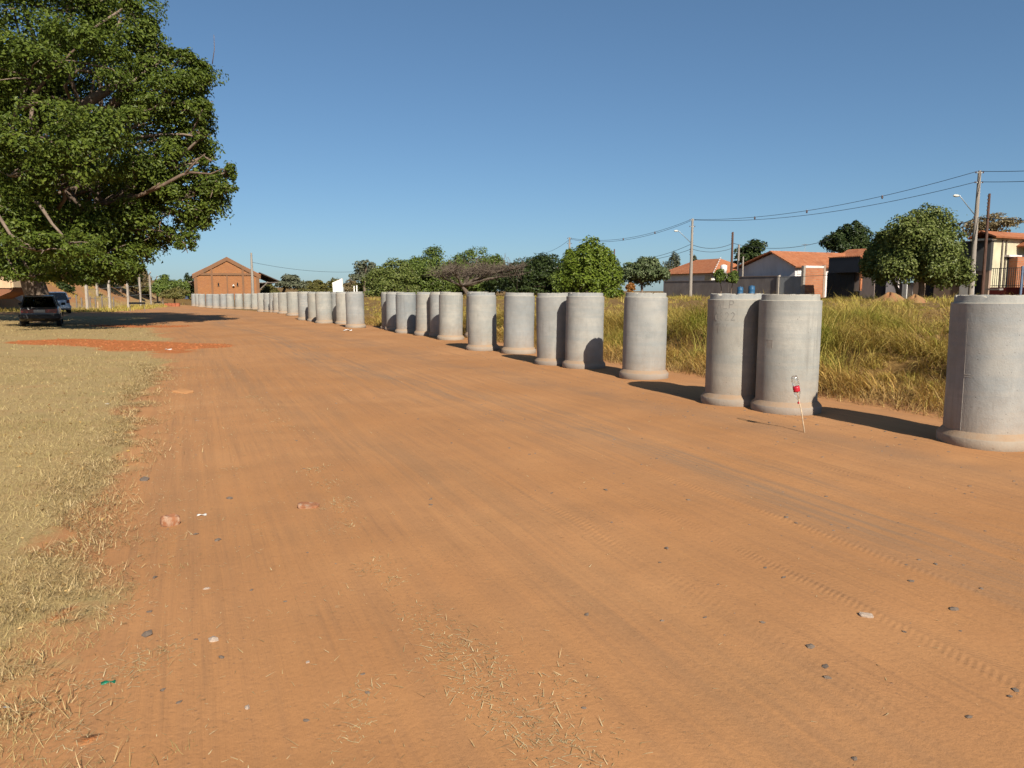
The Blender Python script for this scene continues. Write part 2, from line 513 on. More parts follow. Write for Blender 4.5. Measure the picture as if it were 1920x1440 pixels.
def mat_tiles(name, axis='X', a=(0.36, 0.115, 0.045), b=(0.55, 0.21, 0.095)):
    t = NT(name)
    c = t.coord('UV')
    w = t.n('TexWave', wave_type='BANDS', bands_direction='X', wave_profile='SIN')
    t.set(w.inputs['Vector'], c); w.inputs['Scale'].default_value = 1.4; w.inputs['Distortion'].default_value = 0.4
    p = t.pos()
    f = t.noise(p, 2.6, 5, 0.7)
    g = t.noise(p, 0.5, 3, 0.6)
    col = t.ramp(f, [(0.25, a), (0.7, b)])
    col = t.mix(t.ramp(g, [(0.5, 0.0), (0.7, 0.55)]), col, (0.27, 0.10, 0.05))
    m2 = t.n('Mapping'); t.set(m2.inputs[0], c); m2.inputs['Scale'].default_value = (4.5, 2.6, 1)
    v = t.n('TexVoronoi'); t.set(v.inputs['Vector'], m2.outputs[0]); v.inputs['Scale'].default_value = 1.0
    vc = t.sep(v.outputs['Color'])[0]
    col = t.mix(t.ramp(vc, [(0.55, 0.0), (1.0, 0.5)]), col, (0.50, 0.24, 0.13))
    w2 = t.n('TexWave', wave_type='BANDS', bands_direction='Y', wave_profile='SAW')
    t.set(w2.inputs['Vector'], c); w2.inputs['Scale'].default_value = 0.75
    col = t.mix(t.ramp(w2.outputs['Fac'], [(0.0, 0.45), (0.18, 0.0)]), col, (0.20, 0.075, 0.035))
    nm = t.bump(t.math('ADD', w.outputs['Fac'], w2.outputs['Fac']), 0.6, 0.05)
    return t.done(col, 0.85, nm, 0.2)

def mat_brick(name, sc=1.0, a=(0.40, 0.135, 0.05), b=(0.50, 0.185, 0.075), mortar=(0.36, 0.20, 0.12)):
    t = NT(name)
    c = t.coord('UV')
    bk = t.n('TexBrick'); t.set(bk.inputs['Vector'], c)
    bk.inputs['Color1'].default_value = (*a, 1); bk.inputs['Color2'].default_value = (*b, 1); bk.inputs['Mortar'].default_value = (*mortar, 1)
    bk.inputs['Scale'].default_value = sc; bk.inputs['Mortar Size'].default_value = 0.014
    bk.inputs['Brick Width'].default_value = 0.26; bk.inputs['Row Height'].default_value = 0.10
    f = t.noise(t.pos(), 0.6, 5, 0.65)
    g = t.noise(t.pos(), 3.0, 4, 0.65)
    col = t.mix(t.ramp(f, [(0.42, 0.0), (0.72, 0.5)]), bk.outputs[0], (0.30, 0.13, 0.07))
    col = t.mix(t.ramp(g, [(0.55, 0.0), (0.8, 0.35)]), col, (0.55, 0.27, 0.13))
    return t.done(col, 0.9, t.bump(bk.outputs['Fac'], -0.4, 0.01), 0.2)

def mat_ribbed(name, col, scale=6.0, rough=0.55, strength=0.7, spec=0.4):
    t = NT(name)
    c = t.coord('UV')
    w = t.n('TexWave', wave_type='BANDS', bands_direction='X', wave_profile='SIN')
    t.set(w.inputs['Vector'], c); w.inputs['Scale'].default_value = scale
    f = t.noise(t.pos(), 0.9, 5, 0.6)
    k = t.ramp(f, [(0.3, tuple(v * 0.72 for v in col)), (0.7, col)])
    return t.done(k, rough, t.bump(w.outputs['Fac'], strength, 0.04), spec)

def mat_stain(name, col, stain, lo=0.45, hi=0.7, scale=0.8, amt=0.7):
    t = NT(name)
    p = t.pos((1, 1, 0.45))
    f = t.noise(p, scale, 6, 0.65)
    g = t.noise(p, scale * 7, 4, 0.6)
    k = t.mix(t.ramp(f, [(lo, 0.0), (hi, amt)]), col, stain)
    k = t.mix(t.ramp(g, [(0.5, 0.0), (0.8, 0.25)]), k, tuple(v * 0.6 for v in stain))
    return t.done(k, 0.9, t.bump(g, 0.2, 0.01), 0.2)

def mat_glass(name, tint=(0.25, 0.28, 0.28), clear=0.6):
    t = NT(name)
    gl = t.n('BsdfGlossy'); gl.inputs[0].default_value = (0.9, 0.9, 0.9, 1); gl.inputs['Roughness'].default_value = 0.03
    tr = t.n('BsdfTransparent'); tr.inputs[0].default_value = (*tint, 1)
    fr = t.n('Fresnel'); fr.inputs[0].default_value = 1.5
    mx = t.n('MixShader'); t.set(mx.inputs[0], t.math('ADD', t.math('MULTIPLY', fr.outputs[0], clear), 0.03)); t.set(mx.inputs[1], tr.outputs[0]); t.set(mx.inputs[2], gl.outputs[0])
    t.t.links.new(mx.outputs[0], t.out.inputs[0])
    return t.m

def mat_bark(name, a, b, scale=6):
    t = NT(name)
    p = t.pos((1, 1, 0.25))
    f = t.noise(p, scale, 6, 0.7)
    return t.done(t.ramp(f, [(0.3, a), (0.7, b)]), 0.95, t.bump(f, 0.6, 0.03), 0.15)

def paint(name, col, rough=0.3, dirt=0.25):
    t = NT(name)
    f = t.noise(t.coord('Object'), 2.5, 5, 0.6)
    z = t.sep(t.coord('Object'))[2]
    k = t.mix(t.math('MULTIPLY', t.ramp(f, [(0.35, 0.0), (0.7, 1.0)]), dirt), col, (0.30, 0.19, 0.11))
    t.done(k, rough, None, 0.5)
    t.p.inputs['Coat Weight'].default_value = 0.35
    t.p.inputs['Coat Roughness'].default_value = 0.1
    return t.m

M = {}
M['ground'] = mat_ground()
M['concrete'] = mat_concrete()
M['brick'] = mat_brick('warehouse_brick', 1.0, (0.33, 0.128, 0.042), (0.41, 0.172, 0.060), (0.30, 0.160, 0.085))
M['brick_old'] = mat_stain('weathered_brick_trim', (0.25, 0.125, 0.065), (0.17, 0.11, 0.065), 0.4, 0.65, 0.9, 0.7)
M['hollow_brick'] = mat_brick('hollow_brick', 0.55, (0.42, 0.13, 0.05), (0.52, 0.20, 0.09), (0.34, 0.22, 0.15))
M['tiles'] = mat_tiles('clay_tiles')
M['timber'] = plain('dark_timber', (0.09, 0.065, 0.05), 0.85, 0.4)
M['grey_timber'] = plain('grey_timber', (0.22, 0.18, 0.15), 0.85, 0.3)
M['render_lilac'] = mat_stain('lilac_render', (0.84, 0.75, 0.71), (0.66, 0.55, 0.50), 0.45, 0.7, 0.5, 0.6)
M['render_brown'] = mat_stain('brown_render', (0.38, 0.27, 0.20), (0.22, 0.155, 0.115), 0.45, 0.75, 0.7, 0.6)
M['wall_grey'] = mat_stain('grey_block_wall', (0.33, 0.285, 0.255), (0.19, 0.155, 0.135), 0.40, 0.65, 0.7, 0.7)
M['white_paint'] = mat_stain('white_wall_paint', (0.74, 0.72, 0.68), (0.50, 0.46, 0.40), 0.5, 0.8, 0.6, 0.6)
M['cream'] = mat_ribbed('cream_boards', (0.78, 0.70, 0.47), 3.2, 0.6, 0.35)
M['pinkish'] = mat_stain('pinkish_render', (0.42, 0.33, 0.285), (0.29, 0.22, 0.19), 0.42, 0.7, 0.6, 0.6)
M['black_panel'] = mat_ribbed('dark_navy_panel', (0.018, 0.020, 0.030), 4, 0.5, 0.2)
M['black_metal'] = plain('black_metal', (0.012, 0.012, 0.014), 0.5, 0.3)
M['dark_sheet'] = mat_ribbed('dark_corrugated_sheet', (0.075, 0.068, 0.062), 3.5, 0.6, 0.9)
M['grey_sheet'] = mat_ribbed('grey_corrugated_sheet', (0.36, 0.37, 0.37), 3.5, 0.5, 0.5)
M['red_wall'] = mat_stain('dark_red_wall', (0.16, 0.028, 0.024), (0.09, 0.02, 0.02), 0.4, 0.7, 0.8, 0.6)
M['shade_fill'] = plain('painted_interior_shade', (0.020, 0.018, 0.016), 0.9, 0.3)  # flat dark colour painted for the shade inside openings
M['pole'] = mat_stain('pole_concrete', (0.36, 0.315, 0.265), (0.24, 0.20, 0.165), 0.4, 0.7, 1.2, 0.6)
M['pole_wood'] = mat_bark('pole_wood', (0.085, 0.045, 0.032), (0.17, 0.10, 0.075))
M['cable'] = plain('black_cable', (0.035, 0.038, 0.042), 0.6, 0.1)
M['galv'] = plain('galvanised_steel', (0.42, 0.43, 0.42), 0.45, 0.2, 8, 0.5, 0.4)
M['lamp'] = plain('lamp_housing', (0.72, 0.70, 0.62), 0.4, 0.1)
M['insul'] = plain('insulator', (0.16, 0.10, 0.08), 0.3, 0.2)
M['bark'] = mat_bark('bark_grey_brown', (0.12, 0.085, 0.065), (0.30, 0.225, 0.165))
M['bark_pale'] = mat_bark('bark_pale', (0.10, 0.065, 0.045), (0.22, 0.155, 0.11))
M['twig'] = mat_bark('bare_twigs', (0.11, 0.082, 0.060), (0.19, 0.150, 0.115))
M['tyre'] = plain('tyre_rubber', (0.018, 0.017, 0.016), 0.85, 0.3)
M['rim'] = plain('wheel_rim', (0.34, 0.34, 0.34), 0.4, 0.2, 6, 0.5, 0.6)
M['car_dark'] = paint('dusty_dark_paint', (0.035, 0.034, 0.037), 0.35, 0.15)
M['car_silver'] = paint('pale_silver_paint', (0.52, 0.56, 0.62), 0.3, 0.06)
M['car_white'] = paint('white_car_paint', (0.74, 0.74, 0.73), 0.3, 0.1)
M['car_blue'] = paint('dark_blue_paint', (0.05, 0.075, 0.13), 0.3, 0.1)
M['plastic_black'] = plain('black_plastic', (0.02, 0.02, 0.021), 0.55, 0.2)
M['red_lens'] = plain('red_lamp_lens', (0.14, 0.012, 0.010), 0.25, 0.2, 5, 0.5)
M['plate'] = plain('licence_plate_grey', (0.40, 0.40, 0.39), 0.5, 0.1)
M['glass'] = mat_glass('car_glass', (0.42, 0.45, 0.43), 0.8)
M['seat'] = plain('seat_cloth', (0.03, 0.03, 0.032), 0.95, 0.2)
M['truck'] = mat_stain('tipper_paint', (0.70, 0.50, 0.30), (0.45, 0.27, 0.15), 0.45, 0.7, 1.0, 0.6)
M['truck_low'] = mat_stain('tipper_rusty_floor', (0.30, 0.13, 0.07), (0.18, 0.09, 0.06), 0.4, 0.7, 1.2, 0.7)
M['post'] = mat_stain('fence_post_concrete', (0.46, 0.40, 0.33), (0.30, 0.24, 0.19), 0.4, 0.7, 1.5, 0.6)
M['orange_mesh'] = plain('orange_barrier', (0.42, 0.13, 0.06), 0.7, 0.3)
M['blue_plastic'] = plain('blue_plastic', (0.035, 0.13, 0.26), 0.4, 0.25, 4, 0.5)
M['blue_steel'] = plain('blue_grey_steel', (0.16, 0.22, 0.33), 0.5, 0.2)
M['rail_steel'] = plain('dark_railing', (0.07, 0.075, 0.09), 0.5, 0.3)
M['white_sheet'] = plain('white_sheet', (0.86, 0.83, 0.78), 0.6, 0.08, 1.5)
M['stick'] = plain('pale_stick', (0.66, 0.50, 0.33), 0.8, 0.25, 20)
M['bottle'] = mat_glass('clear_bottle', (0.95, 0.97, 0.97), 0.35)
for n_ in M['bottle'].node_tree.nodes:
    if n_.type == 'BSDF_GLOSSY': n_.inputs['Roughness'].default_value = 0.16; n_.inputs[0].default_value = (1, 1, 1, 1)
    if n_.type == 'MATH' and n_.operation == 'ADD': n_.inputs[1].default_value = 0.10
M['label_red'] = plain('red_label', (0.56, 0.022, 0.040), 0.4, 0.15, 30, 0.4)
M['label_mark'] = plain('pale_print', (0.72, 0.50, 0.46), 0.5, 0.1)
M['stone'] = plain('grey_stone', (0.22, 0.165, 0.125), 0.9, 0.4, 18, 0.2, 0, 0.4)
M['stone_pale'] = plain('pale_stone', (0.55, 0.42, 0.32), 0.9, 0.3, 18, 0.2, 0, 0.4)
M['brickbit'] = mat_stain('broken_brick', (0.34, 0.14, 0.065), (0.50, 0.35, 0.24), 0.5, 0.62, 24, 0.7)
M['green_scrap'] = plain('green_plastic', (0.012, 0.20, 0.10), 0.4, 0.3, 30, 0.5)
M['paper'] = plain('white_paper', (0.80, 0.76, 0.70), 0.8, 0.1)
M['pencil'] = plain('scratched_writing', (0.235, 0.215, 0.195), 0.95, 0.15, 40)
M['cast'] = plain('cast_recess', (0.36, 0.33, 0.285), 0.95, 0.2, 20)
M['seam'] = plain('mould_seam', (0.34, 0.31, 0.27), 0.95, 0.2, 20)
M['red_soil'] = mat_stain('heaped_red_soil', (0.36, 0.16, 0.075), (0.27, 0.19, 0.075), 0.38, 0.6, 2.2, 0.85)
def G3(a, b, c): return [(0.0, a), (0.5, b), (1.0, c)]
M['lawn_blades'] = mat_blades('dry_lawn_blades', [(0.0, (0.30, 0.21, 0.095)), (0.4, (0.50, 0.37, 0.155)), (0.8, (0.64, 0.49, 0.23)), (1.0, (0.30, 0.25, 0.07))],
                              (0.46, 0.66, [(0.0, (0.17, 0.105, 0.04)), (0.4, (0.36, 0.25, 0.105)), (0.65, (0.25, 0.225, 0.065)), (1.0, (0.46, 0.36, 0.15))]), 0.2, 1.1, 0.6, 0.88)
M['straw'] = mat_blades('straw', [(0.0, (0.26, 0.17, 0.075)), (0.5, (0.45, 0.33, 0.16)), (1.0, (0.58, 0.47, 0.27))], None, 0.1)
M['thatch'] = mat_blades('edge_thatch_straw', [(0.0, (0.13, 0.085, 0.035)), (0.35, (0.30, 0.205, 0.085)), (0.75, (0.46, 0.33, 0.155)), (1.0, (0.60, 0.46, 0.25))], None, 0.15)
M['golden_straw'] = mat_blades('golden_straw', [(0.0, (0.20, 0.10, 0.025)), (0.4, (0.40, 0.235, 0.055)), (0.8, (0.55, 0.36, 0.105)), (1.0, (0.36, 0.30, 0.055))], None, 0.25)
M['brown_straw'] = mat_blades('brown_straw', [(0.0, (0.15, 0.08, 0.025)), (0.5, (0.32, 0.19, 0.060)), (1.0, (0.46, 0.32, 0.12))], None, 0.2)
M['tall_grass'] = mat_blades('tall_field_grass', [(0.0, (0.19, 0.10, 0.025)), (0.35, (0.40, 0.275, 0.060)), (0.75, (0.54, 0.40, 0.115)), (1.0, (0.33, 0.29, 0.045))],
                             (0.50, 0.66, [(0.0, (0.12, 0.145, 0.020)), (0.6, (0.30, 0.31, 0.042)), (1.0, (0.46, 0.40, 0.085))]), 0.3, 0.75)
def leafmat(name, a, b, c, tr=0.25, rough=0.45): return mat_blades(name, G3(a, b, c), None, tr, 0.8, rough)
M['lf_big'] = leafmat('leaf_ficus', (0.046, 0.070, 0.010), (0.088, 0.122, 0.016), (0.145, 0.180, 0.028), 0.34, 0.5)
M['lf_green'] = leafmat('leaf_mid_green', (0.065, 0.095, 0.020), (0.110, 0.150, 0.030), (0.16, 0.20, 0.045))
M['lf_bright'] = leafmat('leaf_bright_green', (0.075, 0.110, 0.012), (0.125, 0.170, 0.020), (0.18, 0.22, 0.032), 0.3)
M['lf_greyg'] = leafmat('leaf_grey_green', (0.065, 0.090, 0.034), (0.105, 0.135, 0.055), (0.16, 0.185, 0.085))
M['lf_dark'] = leafmat('leaf_dark_green', (0.018, 0.030, 0.008), (0.032, 0.048, 0.012), (0.055, 0.075, 0.020), 0.15)
M['lf_mango'] = leafmat('leaf_mango', (0.075, 0.100, 0.022), (0.135, 0.165, 0.038), (0.22, 0.24, 0.075), 0.3)
M['lf_olive'] = leafmat('leaf_olive', (0.075, 0.075, 0.020), (0.13, 0.120, 0.034), (0.19, 0.165, 0.055))
M['lf_brown'] = leafmat('leaf_brownish', (0.13, 0.095, 0.045), (0.20, 0.155, 0.075), (0.26, 0.20, 0.10))
M['lf_rust'] = leafmat('leaf_rust', (0.26, 0.10, 0.025), (0.36, 0.16, 0.04), (0.42, 0.23, 0.06))
M['lf_grey'] = leafmat('leaf_greyish', (0.075, 0.085, 0.050), (0.120, 0.130, 0.075), (0.17, 0.175, 0.11))

def uv_planar(me, scale=1.0):
    """box-projected UVs in metres: horizontal run, height"""
    uvl = me.uv_layers.new(name='UVMap')
    nv = len(me.vertices); co = np.empty(nv * 3, np.float32); me.vertices.foreach_get('co', co); co = co.reshape(-1, 3)
    for p in me.polygons:
        n = p.normal
        h = Vector((-n.y, n.x, 0))
        if h.length < 1e-3: h = Vector((1, 0, 0))
        h.normalize()
        w = n.cross(h)
        for li in p.loop_indices:
            c = co[me.loops[li].vertex_index]
            uvl.data[li].uv = ((c[0] * h.x + c[1] * h.y) * scale, (c[0] * w.x + c[1] * w.y + c[2] * w.z) * scale)

UVMATS = {'clay_tiles', 'warehouse_brick', 'hollow_brick', 'cream_boards', 'dark_navy_panel', 'dark_corrugated_sheet', 'grey_corrugated_sheet'}
def part(mb, name, mat, root, origin, smooth=False, angle=None):
    o = mb.build(name, M[mat] if isinstance(mat, str) else mat, root, origin, smooth, angle)
    if o.data.materials[0].name.split('.')[0] in UVMATS: uv_planar(o.data)
    return o

# ------------------------------------------------------------------ ground and road
def seglist(*spec):
    out = []
    for a, b, st in spec: out.append(np.arange(a, b, st))
    out.append(np.array([spec[-1][1]]))
    return np.unique(np.round(np.concatenate(out), 4))

gx = seglist((-1500, -300, 150), (-300, -80, 20), (-80, -40, 1.6), (-40, -16, 0.7), (-16, -7, 0.3), (-7, 7, 0.12), (7, 20, 0.35), (20, 60, 1.2), (60, 200, 14), (200, 1500, 130))
gy = seglist((-80, 0, 8), (0, 1.5, 0.5), (1.5, 11, 0.11), (11, 28, 0.25), (28, 60, 0.7), (60, 130, 1.8), (130, 300, 14), (300, 2500, 200))
NX, NY = len(gx), len(gy)
GX, GY = np.meshgrid(gx, gy)
GZ = gh(GX, GY)
U = ulat(GX, GY)
# cover masks
e_f = fenceline(GY) - GX
nz = (fbm(GX * 0.8, GY * 0.8, 21, 4) - 0.5)
nz2 = (fbm(GX * 0.25, GY * 0.25, 33, 3) - 0.5)
lawn = ss(7.95, 8.65, U + nz * 1.3) * (1 - ss(44, 50, GY + nz2 * 10 - 0.25 * (U - 12)))
lawn = np.maximum(lawn, ss(-5, -3, e_f + nz2 * 4) * ss(30, 40, GY) * (1 - 0.8 * ss(1.0, 2.5, e_f) * ss(0.30, 0.5, fbm(GX * 0.2, GY * 0.2, 77, 3))))
lawn = np.maximum(lawn, ss(14, 20, U) * (1 - ss(52, 60, GY)) * ss(-30, -34, GX))
def seg_d(a, b, r):
    ax, ay = a[0], a[1]; bx, by = b[0], b[1]
    t = np.clip(((GX - ax) * (bx - ax) + (GY - ay) * (by - ay)) / ((bx - ax) ** 2 + (by - ay) ** 2 + 1e-9), 0, 1)
    d = np.hypot(GX - ax - t * (bx - ax), GY - ay - t * (by - ay))
    return 1 - ss(r * 0.6, r * 1.35, d)
red = seg_d(ground(110, 641), ground(270, 647), 1.35)*(.62 + .5*ss(.35,.6,fbm(GX*.7,GY*.7,13,3)))
red = np.maximum(red, seg_d(ground(285, 652), ground(345, 650), 1.5) * 0.72)
red = np.maximum(red, seg_d(ground(205, 611), ground(315, 612), 1.2) * .7)
for (px, py, r) in ((253, 808, .11), (272, 927, .075), (115, 1150, .085), (148, 1397, .06), (330, 660, .7)):
    g = ground(px, py); red = np.maximum(red, seg_d(g, g, r) * .62)
lawn = lawn * (1 - 0.9 * red)
field = ss(0.95, 1.5, -U + nz * 0.9)
road = (U > -1.1) & (U < 8.7) & (GY > -60) & (GY < 128)

def grid_faces(mask):
    idx = np.arange(NX * NY).reshape(NY, NX)
    f = np.stack([idx[:-1, :-1], idx[:-1, 1:], idx[1:, 1:], idx[1:, :-1]], -1)
    return f[mask[:-1, :-1]]

def grid_object(name, mask):
    f = grid_faces(mask)
    used = np.unique(f)
    re = np.full(NX * NY, -1, np.int64); re[used] = np.arange(len(used))
    v = np.stack([GX, GY, GZ], -1).reshape(-1, 3)[used]
    me = mesh_np(name, v, re[f], True)
    li = re[f].ravel()
    uvl = me.uv_layers.new(name='road')
    uvd = np.stack([U, GY], -1).reshape(-1, 2)[used][li].astype(np.float32)
    uvl.data.foreach_set('uv', uvd.ravel())
    ca = me.color_attributes.new('cover', 'FLOAT_COLOR', 'POINT')
    cv = np.stack([lawn, red, field, np.ones_like(lawn)], -1).reshape(-1, 4)[used].astype(np.float32)
    ca.data.foreach_set('color', cv.ravel())
    return link(name, me, M['ground'])

tag(grid_object('ground', ~road), 'dry lawn, red earth and weedy field on either side of the road', None, None, 'structure')
tag(grid_object('dirt_road', road), 'wide orange dirt road with faint tyre tracks', None, None, 'structure')

# ------------------------------------------------------------------ street frame on the right: a along the street, b away from it
SO = np.array([37.0, 60.0]); ST = np.array([-0.46, 0.888]); SN = np.array([0.888, 0.46])
def S(px, py, b):
    d = ray(px, py)
    k = (np.dot(SO, SN) + b) / np.dot(d[:2], SN)
    return np.array([0, 0, CH]) + d * k
def A(px, b, py=530): return float(np.dot(S(px, py, b)[:2] - SO, ST))
def Z(px, py, b): return float(S(px, py, b)[2])
def W(a, b, z): 
    p = SO + ST * a + SN * b
    return (p[0], p[1], z)
def GA(a, b):
    p = SO + ST * a + SN * b
    return float(gh(p[0], p[1]))
def sroot(name, a, b, label, cat, group=None):
    p = W(a, b, GA(a, b))
    return empty(name, p, 0, label, cat, group), p

def street_wall(name, label, pl, pr, ytop, b, mat, th=0.2, cat='wall', cap=None, ytop2=None):
    """boundary wall seen between picture columns pl and pr on street plane b"""
    a1, a0 = A(pl, b), A(pr, b)
    z1 = Z((pl + pr) / 2, ytop, b)
    r, o = sroot(name, (a0 + a1) / 2, b, label, cat)
    zb = min(GA(a0, b), GA(a1, b)) - 0.3
    part(MB().box(a0, a1, b, b + th, zb, z1, W), 'panel', mat, r, o)
    if cap: part(MB().box(a0 - 0.01, a1 + 0.01, b - 0.04, b + th + 0.04, z1 + 0.002, z1 + 0.07, W), 'coping', cap, r, o)
    return r, o, a0, a1, z1

# far-left house with orange roof and whitewashed wall
def house_white():
    b = 11
    a1, a0 = A(1240, b), A(1338, b)
    r, o = sroot('tiled_house', (a0 + a1) / 2, b, 'low white house with red tiled roof behind the grey wall and tall pole', 'house')
    z_e = Z(1290, 513, b); z_r = Z(1290, 488, b + 4)
    zb = GA((a0 + a1) / 2, b) - 0.3
    part(MB().box(a0 + .5, a1 - .5, b, b + 8, zb, z_e, W), 'wall', 'white_paint', r, o)
    m = MB()
    e = 0.5
    m.slab([W(a0 - e, b - e, z_e), W(a1 + e, b - e, z_e), W(a1 - 3, b + 4, z_r), W(a0 + 3.2, b + 4, z_r)][::-1], 0.12)
    part(m, 'roof', 'tiles', r, o)
    part(MB().slab([W(a0 - e, b - e, z_e + .01), W(a0 + 3.2, b + 4, z_r), W(a0 - e, b + 8.5, z_e + .01)][::-1], 0.1), 'roof', 'tiles', r, o)
    part(MB().slab([W(a0 - e, b + 8.5, z_e), W(a0 + 3.2, b + 4, z_r), W(a1 - 3, b + 4, z_r), W(a1 + e, b + 8.5, z_e)][::-1], 0.1), 'roof', 'tiles', r, o)
    part(MB().slab([W(a1 + e, b + 8.5, z_e + .01), W(a1 - 3, b + 4, z_r), W(a1 + e, b - e, z_e + .01)][::-1], 0.1), 'roof', 'tiles', r, o)
    for k in range(9):
        t = k / 8.0
        p = np.array(W(a0 - e, b - e, z_e)) * (1 - t) + np.array(W(a0 + 3.2, b + 4, z_r)) * t
        part(MB().tube([p + (-.09, 0, .04), p + (.09, .03, .08)], .07, 6), 'ridge_tile', 'white_paint', r, o)
    aw = A(1327, b - 0.03)
    part(MB().box(aw - .7, aw + .6, b - 0.06, b - 0.01, Z(1327, 526, b), Z(1327, 516, b), W), 'shutter', plain('pale_shutter', (0.66, 0.52, 0.30), .6), r, o)
house_white()

# house with the big gable towards the street
def house_gable():
    b = 6.0
    aR, aL, aP = A(1490, b), A(1384, b), A(1447, b)
    zP = Z(1447, 473, b); zE = Z(1490, 498, b); zL = Z(1384, 502, b)
    zb = GA(aP, b) - 0.3
    r, o = sroot('gabled_house', aP, b, 'lilac-grey gabled house with long red tiled roof', 'house')
    LEN = 17.0
    poly = [(aR, zb), (aR, zE - .15), (aP, zP - .15), (aL, zL - .15), (aL, zb)]
    m = MB()
    m.prism([(q[0], q[1]) for q in poly], b, b + LEN, lambda bb, a, z: W(a, bb, z))
    part(m, 'wall', 'render_lilac', r, o)
    ov = 0.5
    fR = (zP - zE) / (aP - aR); fL = (zP - zL) / (aL - aP)
    part(MB().slab([W(aP, b - ov, zP), W(aP, b + LEN, zP), W(aR - ov, b + LEN, zE - ov * fR), W(aR - ov, b - ov, zE - ov * fR)], 0.13), 'roof', 'tiles', r, o)
    part(MB().slab([W(aP, b + LEN, zP), W(aP, b - ov, zP), W(aL + ov, b - ov, zL - ov * fL), W(aL + ov, b + LEN, zL - ov * fL)], 0.13), 'roof', 'tiles', r, o)
    part(MB().tube([W(aP, b - ov, zP + .05), W(aP, b + LEN, zP + .05)], .12, 6), 'ridge', 'tiles', r, o)
    # lower wing to the left of the gable
    a2 = A(1372, b + 1)
    part(MB().box(aL + .02, a2, b + 1, b + 9, zb, zL - .9, W), 'wing_wall', 'render_lilac', r, o)
    part(MB().slab([W(aL - .4, b + 5, zL + .9), W(aL - .4, b + .5, zL - .75), W(a2 + .4, b + .5, zL - .75), W(a2 + .4, b + 5, zL + .9)], 0.12), 'wing_roof', 'tiles', r, o)
    # light patch of side wall and its down pipe
    a_s = aR - 0.02
    part(MB().box(a_s - .04, a_s, b + .3, b + 2.2, Z(1497, 514, b), Z(1497, 503, b), W), 'white_panel', 'white_paint', r, o)
    return aR, zE
house_gable()
# a second tiled roof that closes the row to the right of the gable
def house_back():
    b = 15.0
    aL, aR = A(1548, b), A(1604, b)
    zR = Z(1604, 467, b + 4); zE = Z(1575, 497, b)
    r, o = sroot('tiled_house', (aL + aR) / 2, b, 'house end with tiled roof rising behind the black sign box', 'house')
    zb = GA(aR, b) - .3
    part(MB().box(aR, aL, b, b + 8, zb, zE - .1, W), 'wall', 'render_lilac', r, o)
    part(MB().slab([W(aR - .3, b - .4, zE), W(aL + .3, b - .4, zE), W(aL + .3, b + 4, zR), W(aR - .3, b + 4, zR)][::-1], .12), 'roof', 'tiles', r, o)
    part(MB().slab([W(aL + .3, b + 8.4, zE), W(aR - .3, b + 8.4, zE), W(aR - .3, b + 4, zR), W(aL + .3, b + 4, zR)][::-1], .12), 'roof', 'tiles', r, o)
house_back()

# street-front boundary walls, from far to near
street_wall('boundary_wall', 'long grey rendered wall below the white house', 1246, 1367, 527, 4, 'wall_grey', .2, cap='wall_grey')
street_wall('boundary_wall', 'grey-brown wall with coping in front of the gabled house', 1368, 1457, 519, 4.02, 'wall_grey', .2, cap='render_brown')
r, o, a0, a1, z1 = street_wall('sheet_gate', 'pale grey corrugated gate beside the bare brick wall', 1461, 1503, 518, 4, 'grey_sheet', .08, 'gate')
part(MB().box(a1, a1 + .25, 3.9, 4.2, GA(a1, 4) - .3, z1 + .15, W), 'post', 'post', r, o)
part(MB().box(a0 - .25, a0, 3.9, 4.2, GA(a0, 4) - .3, z1 + .15, W), 'post', 'post', r, o)
def bx_at(px, a):            # depth b at which the plane of constant a crosses picture column px
    d = ray(px, 530); k = (np.dot(SO, ST) + a) / np.dot(d[:2], ST)
    return float(np.dot(d[:2] * k - SO, SN))
aw = A(1509, 4.0)
bw = bx_at(1543, aw)
r, o = sroot('brick_wall', aw, 4, 'bare hollow-brick wall between concrete columns beside the black gate', 'wall')
zg = GA(aw, 4) - .4; z1 = Z(1520, 502, 4.5)
part(MB().box(aw, aw + .2, 4.0, bw, zg, z1, W), 'panel', 'hollow_brick', r, o)
part(MB().box(aw - .05, aw + .25, bw, bw + .3, zg, z1 + .3, W), 'column', 'render_brown', r, o)
part(MB().box(aw - .05, aw + .25, 3.7, 3.995, zg, z1 + .2, W), 'column', 'pole', r, o)
part(MB().box(aw - .03, aw + .23, 4.0, bw, z1 + .003, z1 + .22, W), 'ring_beam', 'render_lilac', r, o)
# black gate with the dark box above
b = 3.6
a1, a0 = A(1550, b), A(1602, b)
r, o = sroot('black_gate', (a0 + a1) / 2, b, 'tall black sheet gate under a dark box canopy', 'gate')
zb = GA(a0, b) - .2
for k in range(4):
    x0 = a0 + (a1 - a0) * k / 4; x1 = a0 + (a1 - a0) * (k + 1) / 4
    part(MB().box(x0 + .02, x1 - .02, b, b + .06, zb, Z(1575, 510, b), W), 'leaf', 'black_metal', r, o)
b2 = 2.6
a1, a0 = A(1552, b2), A(1610, b2)
part(MB().box(a0, a1, b2, b2 + 2.2, Z(1580, 511, b2), Z(1552, 484, b2), W), 'canopy_box', 'black_panel', r, o)
part(MB().box(a0 - .06, a1 + .06, b2 - .05, b2 + 2.3, Z(1552, 484, b2) + .005, Z(1552, 484, b2) + .09, W), 'trim', 'tiles', r, o)
part(MB().box(a0 - .22, a0 - .08, b2 - .02, b2 + .22, Z(1610, 545, b2), Z(1552, 484, b2), W), 'side_pier', 'tiles', r, o)
